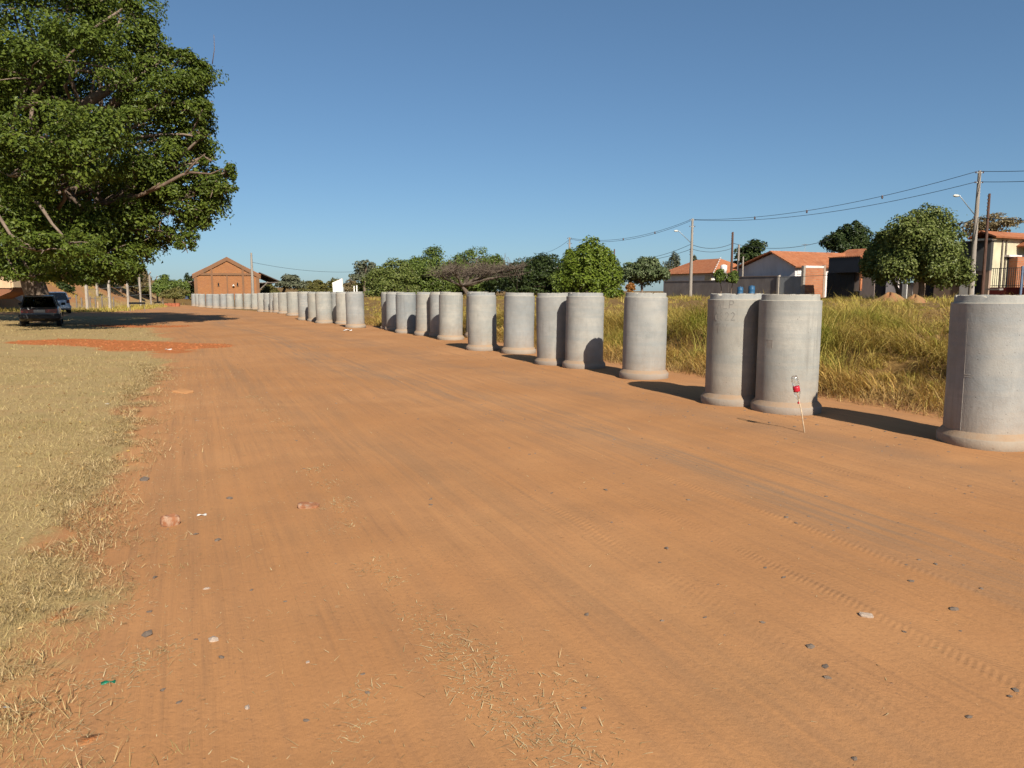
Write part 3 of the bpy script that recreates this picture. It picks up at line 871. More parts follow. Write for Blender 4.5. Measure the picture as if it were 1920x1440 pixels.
# pinkish wall with a meter box, then dark gate, brown wall, white wall
r, o, a0, a1, z1 = street_wall('boundary_wall', 'pinkish plastered wall with small dark meter box beside the black gate', 1601, 1640, 511, 4, 'pinkish', .2)
part(MB().box(a1 - .75, a1 - .15, 3.9, 4.0, Z(1607, 555, 4), Z(1607, 546, 4), W), 'meter_box', 'black_metal', r, o)
r, o, a0, a1, z1 = street_wall('black_gate', 'narrow black gate in the shade of the round tree', 1640.5, 1661, 510, 4.05, 'black_metal', .08, 'gate')
street_wall('boundary_wall', 'short lilac wall behind the tree trunk', 1661.5, 1684, 511, 4, 'render_lilac', .2)
r, o, a0, a1, z1 = street_wall('yard_fence', 'low pale panel fence closing the gap between walls', 1685, 1712, 530, 5, 'wall_grey', .1, 'fence')
part(MB().box(a0 + .5, a0 + .8, 4.86, 4.96, GA(a0, 5) - .2, z1 + .1, W), 'post', 'white_paint', r, o)
part(MB().box(a1 - .9, a1 - .5, 4.86, 4.96, GA(a0, 5) - .2, z1 + .1, W), 'post', 'white_paint', r, o)
street_wall('boundary_wall', 'dark brown plastered wall behind the second trunk', 1713, 1734, 509, 4, 'render_brown', .2)
street_wall('black_gate', 'dark sheet standing in for the shaded opening right of the round tree trunk', 1734.5, 1751, 509, 4.1, 'black_metal', .08, 'gate')  # dark sheet put in for the shade of an open gap, no gate leaf
street_wall('boundary_wall', 'brown plastered wall left of the whitewashed wall', 1751.5, 1799, 508, 4, 'render_brown', .2)
street_wall('boundary_wall', 'whitewashed wall panel left of the concrete pole', 1799.5, 1825, 508, 3.9, 'white_paint', .2)
# shed of dark corrugated sheet
b = 4.6
a1, a0 = A(1790, b), A(1853, b)
r, o = sroot('corrugated_shed', (a0 + a1) / 2, b, 'dark corrugated metal shed behind the concrete utility pole', 'shed')
zb = GA(a0, b) - .3
part(MB().box(a0, a1, b, b + .36, Z(1820, 508, b), Z(1820, 453, b), W), 'cladding', 'dark_sheet', r, o)
part(MB().box(a0, a0 + 2.4, b + .05, b + .34, zb, Z(1820, 508, b), W), 'lower_wall', 'render_brown', r, o)
part(MB().box(a0 + .5, a0 + 1.6, b - .02, b + .04, zb, Z(1840, 515, b), W), 'door', 'black_metal', r, o)
part(MB().slab([W(a0 - .2, b - .3, Z(1820, 452, b)), W(a0 - .2, b + .39, Z(1820, 452, b) + .06), W(a1 + .2, b + .39, Z(1820, 452, b) + .06), W(a1 + .2, b - .3, Z(1820, 452, b))], .06), 'roof', 'grey_timber', r, o)
# cream boarded house at the right edge, its sunlit flank towards the camera
ac = A(1855, 5.0)
r, o = sroot('cream_house', ac, 5, 'cream boarded house with red tiled roof at the right edge', 'house')
zb = GA(ac, 5) - .4; zW = Z(1880, 448, 7.0)
def bcol(px): return bx_at(px, ac)
zT = zW + .75
part(MB().box(ac, ac + 1.9, 5.0, 19, zb, zW, W), 'wall', 'cream', r, o)
part(MB().slab([W(ac - .5, 4.6, zW - .02), W(ac - .5, 19.4, zW - .02), W(ac + 1.1, 19.4, zT - .2), W(ac + 1.1, 5.0, zT - .2)][::-1], .14), 'roof', 'tiles', r, o)
part(MB().slab([W(ac + 2.1, 19.4, zW - .02), W(ac + 2.1, 5.0, zW - .02), W(ac + 1.1, 5.0, zT - .2), W(ac + 1.1, 19.4, zT - .2)][::-1], .14), 'roof', 'tiles', r, o)
b0, b1 = bcol(1885), bcol(1960)
part(MB().box(ac - .10, ac - .003, b0, b1, zb, Z(1900, 484, 10), W), 'carport_shade_panel', 'shade_fill', r, o)  # solid dark panel painted for the shade inside the carport
part(MB().box(ac - .45, ac - .003, b0 - .5, b1, Z(1900, 484, 10) + .003, Z(1900, 480.5, 10), W), 'lintel', 'render_lilac', r, o)
bp = bcol(1896)
part(MB().box(ac - .8, ac - .105, bp - .75, bp + .75, zb, Z(1897, 484, 10), W), 'brick_pier', 'hollow_brick', r, o)
for px in (1873, 1880):
    bb_ = bcol(px)
    part(MB().tube([W(ac - .08, bb_, zb), W(ac - .08, bb_, zW - .1)], .06, 6), 'downpipe', 'grey_timber', r, o)
bg_ = bcol(1904)
zg2 = Z(1905, 462, 10)
part(MB().prism([(bg_, zg2), (bg_ + 5, zg2 + 2.2), (bg_ + 9, zg2 + .3), (bg_ + 9, zg2 - .6), (bg_ + 1, zg2 - .6)], ac - 1.6, ac - .5, lambda a, b, z: W(a, b, z)), 'porch_gable', 'pinkish', r, o)
part(MB().slab([W(ac - 1.9, bg_ - .3, zg2 - .05), W(ac + .2, bg_ - .3, zg2 - .05), W(ac + .2, bg_ + 5, zg2 + 2.35), W(ac - 1.9, bg_ + 5, zg2 + 2.35)][::-1], .13), 'porch_roof', 'tiles', r, o)
b = 3.9
a1, a0 = A(1856, b), A(1990, b)
r, o = sroot('front_railing', a1 - 3, b, 'dark upright-bar railing on a dark red base wall', 'railing')
zb = GA(a1, b) - .3; zw = Z(1890, 539, b); zt = Z(1890, 502, b)
part(MB().box(a0, a1, b, b + .2, zb, zw, W), 'base_wall', 'red_wall', r, o)
for z in (zw + .12, zt - .05): part(MB().box(a0, a1, b + .07, b + .12, z, z + .05, W), 'rail', 'rail_steel', r, o)
x = a0 + .1
while x < a1 - .05:
    part(MB().box(x, x + .035, b + .075, b + .11, zw, zt, W), 'bar', 'rail_steel', r, o); x += .16
ab = A(1915, b - .05)
part(MB().tube([W(ab, b - .05, zb), W(ab, b - .05, zt + .1)], .09, 8), 'post', 'blue_steel', r, o)
part(MB().box(A(1878, 3.2), A(1850, 3.2), 3.0, 3.5, Z(1865, 544, 3.2), Z(1865, 541, 3.2), W), 'bench_slab', 'wall_grey', r, o)

# ------------------------------------------------------------------ brick warehouse behind the far pipes
def warehouse():
    Y = 128.0
    pL, pR = at(363, 530, Y), at(489, 530, Y)
    x0, x1 = pL[0], pR[0]
    zE = at(363, 516, Y)[2]; zA = at(425, 484, Y)[2]
    xm = at(425, 484, Y)[0]
    zb = -0.6
    r = empty('brick_warehouse', (xm, Y, -0.3), 0, 'old red brick warehouse with stepped gable and side awning', 'warehouse')
    o = (xm, Y, -0.3)
    D = 34.0
    # the long axis runs away and slightly to the left, as the side awnings show
    ax = np.array([-0.345, 0.939]); fv = np.array([0.939, 0.345])
    def Wh(x, d, z): return (xm + fv[0] * (x - xm) * .91 + ax[0] * d, Y + fv[1] * (x - xm) * .91 + ax[1] * d, z)
    part(MB().prism([(x0, zb), (x1, zb), (x1, zE), (xm, zA), (x0, zE)], 0, D, lambda d, x, z: Wh(x, d, z)), 'wall', 'brick', r, o)
    w = x1 - x0
    # raking coping
    for (xa, za, xb, zb2) in ((x0 - .25, zE - .05, xm, zA + .1), (xm, zA + .1, x1 + .25, zE - .05)):
        part(MB().prism([(xa, za - .55), (xb, zb2 - .55), (xb, zb2 + .12), (xa, za + .12)], -.22, .5, lambda d, x, z: Wh(x, d, z)), 'coping', 'brick_old', r, o)
    # pilasters
    def pil(px, wd, top):
        x = at(px, 530, Y)[0]
        part(MB().prism([(x - wd / 2, zb), (x + wd / 2, zb), (x + wd / 2, top), (x - wd / 2, top)], -.14, -.003, lambda d, x, z: Wh(x, d, z)), 'pilaster', 'brick_old', r, o)
    pil(366, .55, zE - .3); pil(486, .55, zE - .3)
    zband = at(425, 514, Y)[2]
    pil(397, .38, zA - 1.55); pil(457, .38, zA - 1.75); pil(426, .22, zband - .2)
    part(MB().prism([(x0 + .55, zband - .2), (x1 - .55, zband - .2), (x1 - .55, zband + .14), (x0 + .55, zband + .14)], -.17, -.005, lambda d, x, z: Wh(x, d, z)), 'string_course', 'brick_old', r, o)
    for px in (409, 446):
        x = at(px, 533, Y)[0]; zc = at(px, 533, Y)[2]
        f = part(MB().prism([(x - .13, zc - .28), (x + .13, zc - .28), (x + .13, zc + .05), (x + .05, zc + .3), (x - .05, zc + .3), (x - .13, zc + .05)], -.012, .02, lambda d, x, z: Wh(x, d, z)), 'vent_shade_panel', 'shade_fill', r, o)  # dark plate painted for the shade within the small opening
        part(MB().prism([(x - .2, zc - .38), (x + .2, zc - .38), (x + .2, zc - .30), (x - .2, zc - .30)], -.1, -.013, lambda d, x, z: Wh(x, d, z)), 'sill', 'brick_old', r, o)
    # wall lamp
    p = at(438, 535, Y)
    part(MB().lathe([(0, .16), (.1, .12), (.24, -.08), (.2, -.1), (0, -.1)], 10, lambda x, y, z: Wh(p[0] + x, -.35 + y, p[2] + z)), 'wall_lamp', 'lamp', r, o)
    part(MB().tube([Wh(p[0], -.35, p[2] + .12), Wh(p[0] + .1, 0, p[2] + .25)], .03, 6), 'lamp_bracket', 'galv', r, o)
    # roof planes
    part(MB().slab([Wh(x0 - .3, .5, zE), Wh(xm, .5, zA), Wh(xm, D, zA), Wh(x0 - .3, D, zE)][::-1], .15), 'roof', 'tiles', r, o)
    part(MB().slab([Wh(xm, .5, zA), Wh(x1 + .3, .5, zE), Wh(x1 + .3, D, zE), Wh(xm, D, zA)][::-1], .15), 'roof', 'tiles', r, o)
    # loading awning with raking struts on the right and the shorter one on the left
    pe = at(516, 527, Y); pe[0] += 1.1
    aw = part(MB().slab([Wh(x1 + .05, .6, zE + .45), Wh(pe[0], .6, pe[2]), Wh(pe[0], D, pe[2]), Wh(x1 + .05, D, zE + .45)][::-1], .14), 'awning', 'timber', r, o)
    for k in range(7):
        d = .8 + k * 5.0
        part(MB().tube([Wh(x1, d, zE - 2.4), Wh(x1 + 1.6, d, zE - 1.05)], .09, 6), 'strut', 'grey_timber', r, o)
        part(MB().tube([Wh(x1, d, zE - 1.25), Wh(pe[0] - .1, d, pe[2] - .18)], .07, 6), 'tie_beam', 'grey_timber', r, o)
    pl = at(347, 529, Y)
    part(MB().slab([Wh(x0 - .05, 8, zE - 1.0), Wh(pl[0], 8, pl[2]), Wh(pl[0], D, pl[2]), Wh(x0 - .05, D, zE - 1.0)], .14), 'awning', 'grey_timber', r, o)
    part(MB().slab([Wh(x0 - .02, .6, zE + .05), Wh(x0 - .7, .6, zE - .35), Wh(x0 - .7, D, zE - .35), Wh(x0 - .02, D, zE + .05)], .1), 'eave', 'timber', r, o)
    for k in range(4):
        d = 8.4 + k * 8
        part(MB().tube([Wh(x0, d, zE - 2.3), Wh(pl[0] + .2, d, pl[2] - .1)], .08, 6), 'strut', 'timber', r, o)
warehouse()

# ------------------------------------------------------------------ trees
def rand_dirs(n, up_bias=0.0):
    v = RNG.normal(size=(n, 3)); v /= np.linalg.norm(v, axis=1)[:, None]
    if up_bias:
        v[:, 2] += up_bias; v /= np.linalg.norm(v, axis=1)[:, None]
    return v

def leaf_mesh(name, c, nrm, size, aspect=0.55):
    n = len(c)
    t = np.cross(nrm, RNG.normal(size=(n, 3))); t /= np.linalg.norm(t, axis=1)[:, None] + 1e-9
    w = np.cross(nrm, t)
    L = size[:, None]; 
    droop = nrm * (L * 0.18)
    v = np.empty((n, 4, 3))
    v[:, 0] = c - t * L * 0.5 - droop
    v[:, 1] = c + w * L * 0.5 * aspect - t * L * 0.05
    v[:, 2] = c + t * L * 0.5 - droop
    v[:, 3] = c - w * L * 0.5 * aspect - t * L * 0.05
    f = np.arange(n * 4).reshape(n, 4)
    # two triangles folded along the rib
    tri = np.concatenate([f[:, [0, 1, 2]], f[:, [0, 2, 3]]], 0)
    return mesh_np(name, v.reshape(-1, 3), tri, False)

def crown_points(lobes, n, clump=0.22, nsub=9, fill=0.12, low=-0.55, tight=0.16):
    """lobes: (x,y,z,rx,ry,rz). Leaves gather on the shells of small knobs that cover every lobe."""
    areas = np.array([l[3] * l[5] for l in lobes]); areas = areas / areas.sum()
    P, N = [], []
    for l, a in zip(lobes, areas):
        c = np.array(l[:3]); r = np.array(l[3:6])
        k = int(n * a)
        ns = max(4, int(nsub))
        d = rand_dirs(ns * 3)
        d = d[d[:, 2] > low][:ns]
        sub = c + d * r * RNG.uniform(0.62, 0.92, size=(len(d), 1))
        sr = r * clump * 1.6 * RNG.uniform(0.7, 1.35, size=(len(d), 1))
        which = RNG.integers(0, len(d), k)
        dd = rand_dirs(k, 0.5)
        rad = RNG.normal(1.0, tight, size=(k, 1))
        p = sub[which] + dd * sr[which] * rad
        outw = (p - c) / r; outw /= np.linalg.norm(outw, axis=1)[:, None] + 1e-9
        nn = dd * 0.6 + outw * 0.5 + np.array([0, 0, .35]) + RNG.normal(size=(k, 3)) * 0.45
        P.append(p); N.append(nn)
        kf = int(k * fill)
        if kf:
            q = c + rand_dirs(kf) * r * (RNG.uniform(0, 1, size=(kf, 1)) ** 0.4) * 0.8
            P.append(q); N.append(rand_dirs(kf, 0.3))
    P = np.concatenate(P); N = np.concatenate(N); N /= np.linalg.norm(N, axis=1)[:, None] + 1e-9
    return P, N

def limb(mb, a, b, r0, r1, bend=0.12, n=6, seg=7):
    a = np.array(a, float); b = np.array(b, float); L = np.linalg.norm(b - a)
    off = RNG.normal(size=3) * L * bend; off[2] = abs(off[2]) * 0.4
    pts = []
    for i in range(n + 1):
        t = i / n
        pts.append(a * (1 - t) + b * t + off * math.sin(math.pi * t) + (RNG.normal(size=3) * L * 0.012 if 0 < i < n else 0))
    mb.tube(pts, [r0 + (r1 - r0) * (i / n) for i in range(n + 1)], seg)
    return pts

def tree(name, label, base, lobes, leaf, n, size, trunk_r, fork_z, cat='tree', group=None, bark='bark', clump=0.22, nsub=9, fill=0.12, aspect=0.6, low=-0.55, twigs=True, tight=0.16):
    base = np.array(base, float)
    r = empty(name, base, 0, label, cat, group)
    mb = MB()
    cx = np.mean([l[0] for l in lobes]); cy = np.mean([l[1] for l in lobes])
    fork = np.array([base[0] + (cx - base[0]) * .3, base[1] + (cy - base[1]) * .3, fork_z])
    limb(mb, base - (0, 0, .2), fork, trunk_r, trunk_r * .7, .05)
    for l in lobes:
        e = np.array(l[:3]) + np.array([0, 0, l[5] * .15])
        limb(mb, fork, e, trunk_r * .5, trunk_r * .12, .12)
        if twigs:
            for _ in range(3):
                d = rand_dirs(1, .3)[0]
                limb(mb, e, np.array(l[:3]) + d * np.array(l[3:6]) * .8, trunk_r * .16, trunk_r * .04, .12, 4, 5)
    part(mb, 'trunk', bark, r, base, True)
    P, N = crown_points(lobes, n, clump, nsub, fill, low, tight)
    sz = size * RNG.uniform(0.7, 1.3, len(P))
    me = leaf_mesh('crown', P - base, N, sz, aspect)
    link('crown', me, M[leaf], r)
    return r

def tree_px(name, label, px, ytop, hw, ybot, Y, leaf, n, size, trunk_px=None, nl=5, flat=1.0, skirt=0, **kw):
    """a rounded tree: px centre, top and bottom rows, half width, all in photograph pixels at depth Y"""
    random.seed(int(px * 7 + ytop))
    top = at(px, ytop, Y); bot = at(px, ybot, Y)
    rx = hw / F * Y
    h = top[2] - bot[2]
    cx = top[0]; cz = (top[2] + bot[2]) / 2
    lobes = [(cx, Y, cz, rx * .72, rx * .72, h * .46)]
    for k in range(nl):
        t = 2 * math.pi * (k + random.random() * .5) / nl
        zz = cz + h * random.uniform(-.22, .16)
        q = random.uniform(.45, .6)
        lobes.append((cx + math.cos(t) * rx * (1 - q), Y + math.sin(t) * rx * (1 - q), zz, rx * q, rx * q, h * q * .55 * flat))
    lobes.append((cx + rx * .12, Y, top[2] - h * .25, rx * .45, rx * .45, h * .25))
    for k in range(skirt):
        t = 2 * math.pi * (k + random.random() * .6) / skirt
        lobes.append((cx + math.cos(t) * rx * .62, Y + math.sin(t) * rx * .62, bot[2] + h * random.uniform(.16, .3), rx * .45, rx * .45, h * .22))
    bx = at(trunk_px if trunk_px else px, ybot, Y)[0]
    base = (bx, Y, float(gh(bx, Y)))
    return tree(name, label, base, lobes, leaf, n, size, kw.pop('tr', max(.12, rx * .07)), bot[2] + h * .2, **kw)

# the great tree at the left
def big_tree():
    Y0 = 35.0
    bx = at(80, 600, 38)[0]
    base = (bx, 38.0, float(gh(bx, 38)))
    L = []
    def lobe(px, py, Y, rp, rq=None, ry=None):
        p = at(px, py, Y); k = Y / F
        L.append((p[0], p[1], p[2], rp * k, (ry if ry else rp * k), (rq or rp) * k))
    # right-hand edge, top to bottom, then the body towards the left edge and out of frame
    lobe(225, 35, 34, 68, 55); lobe(265, 95, 34, 65, 50); lobe(330, 150, 34, 70, 45); lobe(300, 195, 33, 75, 42)
    lobe(325, 255, 34.5, 68, 42); lobe(388, 345, 34.2, 46, 42); lobe(345, 375, 34, 62, 46); lobe(320, 400, 34, 58, 45); lobe(250, 330, 33, 75, 60)
    lobe(120, 20, 33, 95, 70); lobe(30, 40, 32, 95, 75); lobe(160, 120, 31, 90, 55); lobe(60, 150, 30, 100, 60)
    lobe(90, 260, 28.5, 115, 60); lobe(190, 240, 30, 80, 50); lobe(20, 330, 28.5, 75, 75); lobe(150, 310, 29.5, 75, 60)
    lobe(40, 420, 30, 85, 50); lobe(130, 430, 32, 95, 65); lobe(220, 430, 33, 80, 55); lobe(100, 500, 31, 80, 32); lobe(190, 490, 32, 75, 42)
    lobe(250, 470, 34, 48, 46); lobe(30, 500, 32, 60, 30); lobe(160, 380, 36, 120, 90); lobe(30, 250, 36, 140, 120); lobe(150, 200, 37, 130, 110)
    lobe(60, 518, 30, 55, 20); lobe(120, 520, 30.5, 50, 20); lobe(205, 514, 32.5, 45, 24); lobe(10, 506, 31, 50, 20); lobe(90, 516, 33, 60, 18); lobe(180, 518, 35, 60, 20)
    lobe(70, 470, 27.6, 75, 32); lobe(130, 455, 28.2, 60, 32)  # lobes added in front so their shadow covers the dark car
    lobe(362, 205, 34, 42, 30); lobe(365, 262, 34.3, 42, 34); lobe(375, 165, 34, 36, 30); lobe(290, 290, 33.5, 60, 45); lobe(398, 385, 34.4, 34, 32)
    lobe(-100, 120, 33, 130, 100); lobe(-110, 300, 32, 130, 110); lobe(-90, 450, 34, 110, 70); lobe(40, -70, 34, 120, 70); lobe(170, -30, 35, 80, 60); lobe(-80, -40, 36, 110, 80)
    lobe(60, 350, 41, 150, 120); lobe(180, 430, 40, 90, 70); lobe(-20, 500, 40, 110, 40); lobe(-230, 220, 36, 110, 110)
    # loose sprays that break up the outline on the right
    for (ex, ey) in ((268, 8), (298, 42), (335, 95), (362, 108), (396, 122), (402, 150), (384, 185), (392, 215), (398, 245), (390, 272), (415, 300), (437, 325), (446, 362), (418, 362), (404, 405), (398, 428), (365, 450), (335, 440), (308, 448), (282, 474), (270, 498), (255, 515)):
        for _ in range(2):
            q = random.uniform(12, 22)
            lobe(ex - q * .8 + random.uniform(-14, 6), ey + random.uniform(-12, 12), 34 + random.uniform(-1, 1), q, q * random.uniform(.8, 1.3))
    r = empty('shade_tree', base, 0, 'huge spreading dark green shade tree at left, over the parked cars', 'tree')
    mb = MB()
    fork = np.array([base[0], 37.0, 3.2])
    limb(mb, np.array(base) - (0, 0, .3), fork, .55, .5, .03, 5, 12)
    for k in range(6):
        t = k * 1.05
        mb.tube([np.array(base) + (math.cos(t) * 1.0, math.sin(t) * 1.0, -.15), np.array(base) + (math.cos(t) * .55, math.sin(t) * .55, .2), np.array(base) + (math.cos(t) * .25, math.sin(t) * .25, 1.1)], [.12, .2, .18], 7)
    mains = [at(330, 330, 34.5), at(250, 130, 34), at(90, 60, 34), at(-80, 200, 34), at(60, 300, 30), at(190, 410, 34), at(-60, 400, 35)]
    for q in mains:
        pts = limb(mb, fork, q, .42, .16, .08, 8, 9)
        for _ in range(5):
            l = L[random.randrange(len(L))]
            limb(mb, pts[random.randrange(3, 8)], np.array(l[:3]) + rand_dirs(1)[0] * np.array(l[3:6]) * .5, .11, .03, .1, 5, 6)
    for l in L:
        j = min(range(len(mains)), key=lambda i: np.linalg.norm(mains[i] - np.array(l[:3])))
        e = np.array(l[:3])
        limb(mb, mains[j] * .7 + fork * .3, e, .11, .04, .1, 5, 6)
        for _ in range(4):
            limb(mb, e, e + rand_dirs(1, .2)[0] * np.array(l[3:6]) * 1.0, .045, .012, .12, 4, 5)
    part(mb, 'trunk', 'bark', r, base, True)
    # the pale limb that shows against the foliage, and other bare branches
    def path(pts, r0, r1):
        q = [at(*p) for p in pts]
        part(MB().tube(q, [r0 + (r1 - r0) * i / (len(q) - 1) for i in range(len(q))], 7), 'bare_branch', 'bark_pale', r, base, True)
    path([(150, 395, 33.6), (185, 384, 32.9), (225, 376, 32.4), (262, 366, 32.2), (300, 350, 32.2), (340, 328, 32.4), (362, 322, 32.8)], .12, .05)
    path([(275, 360, 32.2), (288, 352, 32.0), (300, 343, 31.9)], .07, .03)
    path([(345, 327, 32.5), (370, 300, 32.6), (385, 288, 32.8)], .05, .02)
    path([(355, 323, 32.6), (395, 326, 33.0), (418, 316, 33.3)], .05, .02)
    path([(108, 392, 30.5), (122, 372, 30.2), (118, 356, 30.0), (132, 348, 30.0)], .09, .03)
    path([(45, 205, 30.2), (85, 150, 29.9), (140, 92, 29.8)], .09, .035)
    path([(40, 203, 29.9), (85, 190, 29.6), (95, 200, 29.6)], .08, .03)
    path([(398, 120, 34), (402, 92, 34), (401, 65, 34)], .02, .008)
    P, N = crown_points(L, 235000, 0.215, 11, 0.03, -0.75, 0.20)
    sz = 0.158 * RNG.uniform(0.65, 1.35, len(P))
    link('crown', leaf_mesh('crown', P - np.array(base), N, sz, 0.55), M['lf_big'], r)
big_tree()

# right-hand and distant trees
tree_px('round_tree', 'large rounded dense tree with pale green flush by the concrete pole', 1735, 390, 82, 545, 63, 'lf_mango', 40000, .24, 1730, 7, tr=.28, clump=.2, nsub=16, skirt=6)
tree_px('round_tree', 'smaller leafy tree touching the left of the largest round tree', 1648, 436, 34, 540, 66, 'lf_mango', 9000, .26, 1680, 4, tr=.18, clump=.2, nsub=12)
tree_px('broad_tree', 'dark mango tree rising behind the tiled roof', 1594, 417, 52, 500, 112, 'lf_dark', 12000, .36, None, 5, clump=.22, nsub=12)
tree_px('upright_tree', 'dark upright tree behind the gabled roof and thin poles', 1408, 450, 33, 510, 108, 'lf_dark', 3600, .42, None, 5, clump=.22)
tree_px('umbrella_tree', 'sparse brownish flat-topped tree behind the cream house', 1856, 403, 56, 452, 112, 'lf_brown', 2600, .40, None, 6, flat=.7, clump=.2, tr=.4, fill=.05)
tree_px('round_tree', 'bright green dome-shaped tree beyond the middle pipes', 1106, 450, 61, 572, 78, 'lf_bright', 17000, .30, 1130, 6, tr=.2, clump=.19, nsub=16, skirt=5)
tree_px('round_tree', 'grey-green mushroom-shaped tree beside the bright green one', 1210, 483, 47, 545, 86, 'lf_greyg', 10000, .28, 1200, 6, tr=.18, clump=.18, nsub=14)
tree_px('small_shrub', 'small rust-coloured round shrub under the grey-green tree', 1182, 531, 10, 552, 82, 'lf_rust', 900, .22, None, 3, tr=.05)
tree_px('small_tree', 'small tree, left of the pair before the grey wall', 1351, 506, 13, 536, 82, 'lf_green', 1600, .24, None, 3, tr=.06)
tree_px('small_tree', 'small tree, right of the pair before the grey wall', 1374, 507, 12, 535, 81, 'lf_green', 1500, .24, None, 3, tr=.06)
tree_px('broad_tree', 'wide blackish-green tree left of the bright dome tree', 1012, 476, 72, 560, 105, 'lf_dark', 20900, .30, None, 7, clump=.2, nsub=13, skirt=6)
tree_px('broad_tree', 'tall green tree behind the right half of the bare umbrella tree', 890, 462, 58, 560, 118, 'lf_green', 15200, .30, None, 6, clump=.22, nsub=12, skirt=6)
tree_px('broad_tree', 'tall green tree behind the left half of the bare umbrella tree', 806, 468, 54, 560, 114, 'lf_green', 14250, .30, None, 6, clump=.22, nsub=12, skirt=6)
tree_px('broad_tree', 'olive green bushy tree above the gap in the pipes', 735, 488, 50, 562, 106, 'lf_mango', 14250, .30, None, 6, clump=.22, nsub=12, skirt=6)
tree_px('broad_tree', 'green tree filling the gap between the two tall green ones', 850, 478, 46, 562, 120, 'lf_green', 11400, .30, None, 5, clump=.22, nsub=12, skirt=6)
tree_px('umbrella_tree', 'thin grey-green flat-topped tree left of the bushy olive one', 684, 488, 28, 535, 124, 'lf_grey', 2200, .42, None, 5, flat=.7, clump=.2, tr=.28)
tree_px('umbrella_tree', 'hazy leaning flat-topped tree right of the warehouse', 545, 515, 33, 548, 150, 'lf_grey', 2400, .5, 530, 5, flat=.7, clump=.2, tr=.35)
for i, (px, yt, hw, Y, lf, lab) in enumerate((
    (596, 526, 26, 158, 'lf_olive', 'low olive tree left of the white panel, far behind pipes'),
    (628, 524, 22, 162, 'lf_olive', 'low olive tree straight behind the white panel'),
    (660, 527, 22, 155, 'lf_brown', 'brownish low tree just right of the white panel'),
    (700, 498, 34, 128, 'lf_green', 'green tree low behind the olive bushy one'),
    (990, 505, 40, 125, 'lf_dark', 'dark tree low behind the blackish one'),
    (1055, 500, 26, 100, 'lf_green', 'green tree low at the left foot of the dome tree'),
    (505, 533, 18, 165, 'lf_olive', 'low far tree just right of the warehouse awning'),
    (578, 528, 22, 170, 'lf_olive', 'low far tree right of the hazy flat-topped one'),
    (645, 529, 20, 168, 'lf_olive', 'low far tree right behind the white panel'),
    (676, 531, 18, 150, 'lf_olive', 'low far tree under the thin flat-topped one'),
    (770, 484, 36, 112, 'lf_green', 'green tree low between olive and tall green trees'),
    (928, 480, 38, 122, 'lf_green', 'green tree low behind the right end of the bare tree'),
    (955, 494, 46, 112, 'lf_dark', 'dark low tree between tall green and blackish trees'),
    (1262, 477, 20, 140, 'lf_grey', 'distant small tree above the white house roof'),
    (1300, 484, 14, 138, 'lf_grey', 'distant small tree right behind the lamp pole'),
    (1150, 490, 26, 112, 'lf_green', 'green tree hidden between dome tree and grey-green tree'),
    (305, 519, 24, 112, 'lf_green', 'bushy tree at the road end, left of the far blue car'),
    (338, 521, 24, 140, 'lf_green', 'far tree touching the warehouse left side'),
    (352, 516, 14, 165, 'lf_dark', 'dark treetop peeking over the left awning'),
    (328, 540, 26, 106, 'lf_olive', 'olive scrub directly behind the far blue car'),
    (268, 528, 18, 118, 'lf_olive', 'scrubby tree at the end of the fence'))):
    tree_px('distant_tree', lab, px, yt, hw, 562, Y, lf, 4200, .36, None, 5, clump=.22, group='trees along the horizon')
for i, (px, yt, hw, yb, Y, lf, lab) in enumerate((
    (70, 470, 60, 545, 92, 'lf_dark', 'dark tree on the bank, farthest left'),
    (160, 476, 60, 545, 96, 'lf_dark', 'dark tree on the bank behind the leaning posts'),
    (225, 488, 40, 545, 104, 'lf_dark', 'dark scrubby tree at the bank end'),
    (258, 506, 22, 550, 112, 'lf_brown', 'dry brownish tree behind the last fence posts'),
    (0, 470, 60, 545, 90, 'lf_dark', 'dark tree behind the tipper body'))):
    tree_px('bank_tree', lab, px, yt, hw, yb, Y, lf, 7000, .34, None, 5, clump=.22, group='trees on the earth bank')
for (px, yt, hw, yb, Y, lf, lab) in ((28, 526, 22, 556, 70, 'lf_bright', 'yellow-green bush beside the tipper body'),
                                 (58, 530, 16, 556, 72, 'lf_mango', 'green bush right of the double fence post'),
                                 (110, 528, 24, 552, 78, 'lf_dark', 'dark bush on the bank above the silver car')):
    tree_px('bank_bush', lab, px, yt, hw, yb, Y, lf, 2200, .3, None, 4, tr=.06, group='bushes on the earth bank')

# bare umbrella-shaped tree
def bare_tree():
    Y = 88.0
    bx = at(884, 560, Y)[0]
    base = np.array([bx, Y, float(gh(bx, Y))])
    r = empty('bare_umbrella_tree', base, 0, 'bare grey-brown umbrella-shaped tree without leaves', 'tree')
    mb = MB(); fine = MB()
    fork = at(868, 538, Y)
    limb(mb, base - (0, 0, .2), fork, .3, .24, .03)
    tips = []
    for k in range(15):
        t = -1 + 2 * (k + .5) / 15
        q = at(900 + t * 84, 505 + 10 * t * t + random.uniform(-8, 10), Y + random.uniform(-4, 4))
        pts = limb(mb, fork, q, .15, .05, .10, 7, 6)
        tips += [pts[4], pts[5], pts[6], q]
    for q in tips:
        for _ in range(9):
            d = rand_dirs(1)[0]; d[2] = abs(d[2]) * .5 + random.uniform(-.1, .15)
            e = np.array(q) + d * random.uniform(.7, 1.9)
            pts = limb(fine, q, e, .035, .016, .12, 3, 4)
            for _ in range(2):
                d2 = d + RNG.normal(size=3) * .7
                limb(fine, pts[2], pts[2] + d2 * random.uniform(.4, .9), .02, .012, .1, 2, 3)
    part(mb, 'trunk', 'twig', r, base, True)
    part(fine, 'twigs', 'twig', r, base)
bare_tree()

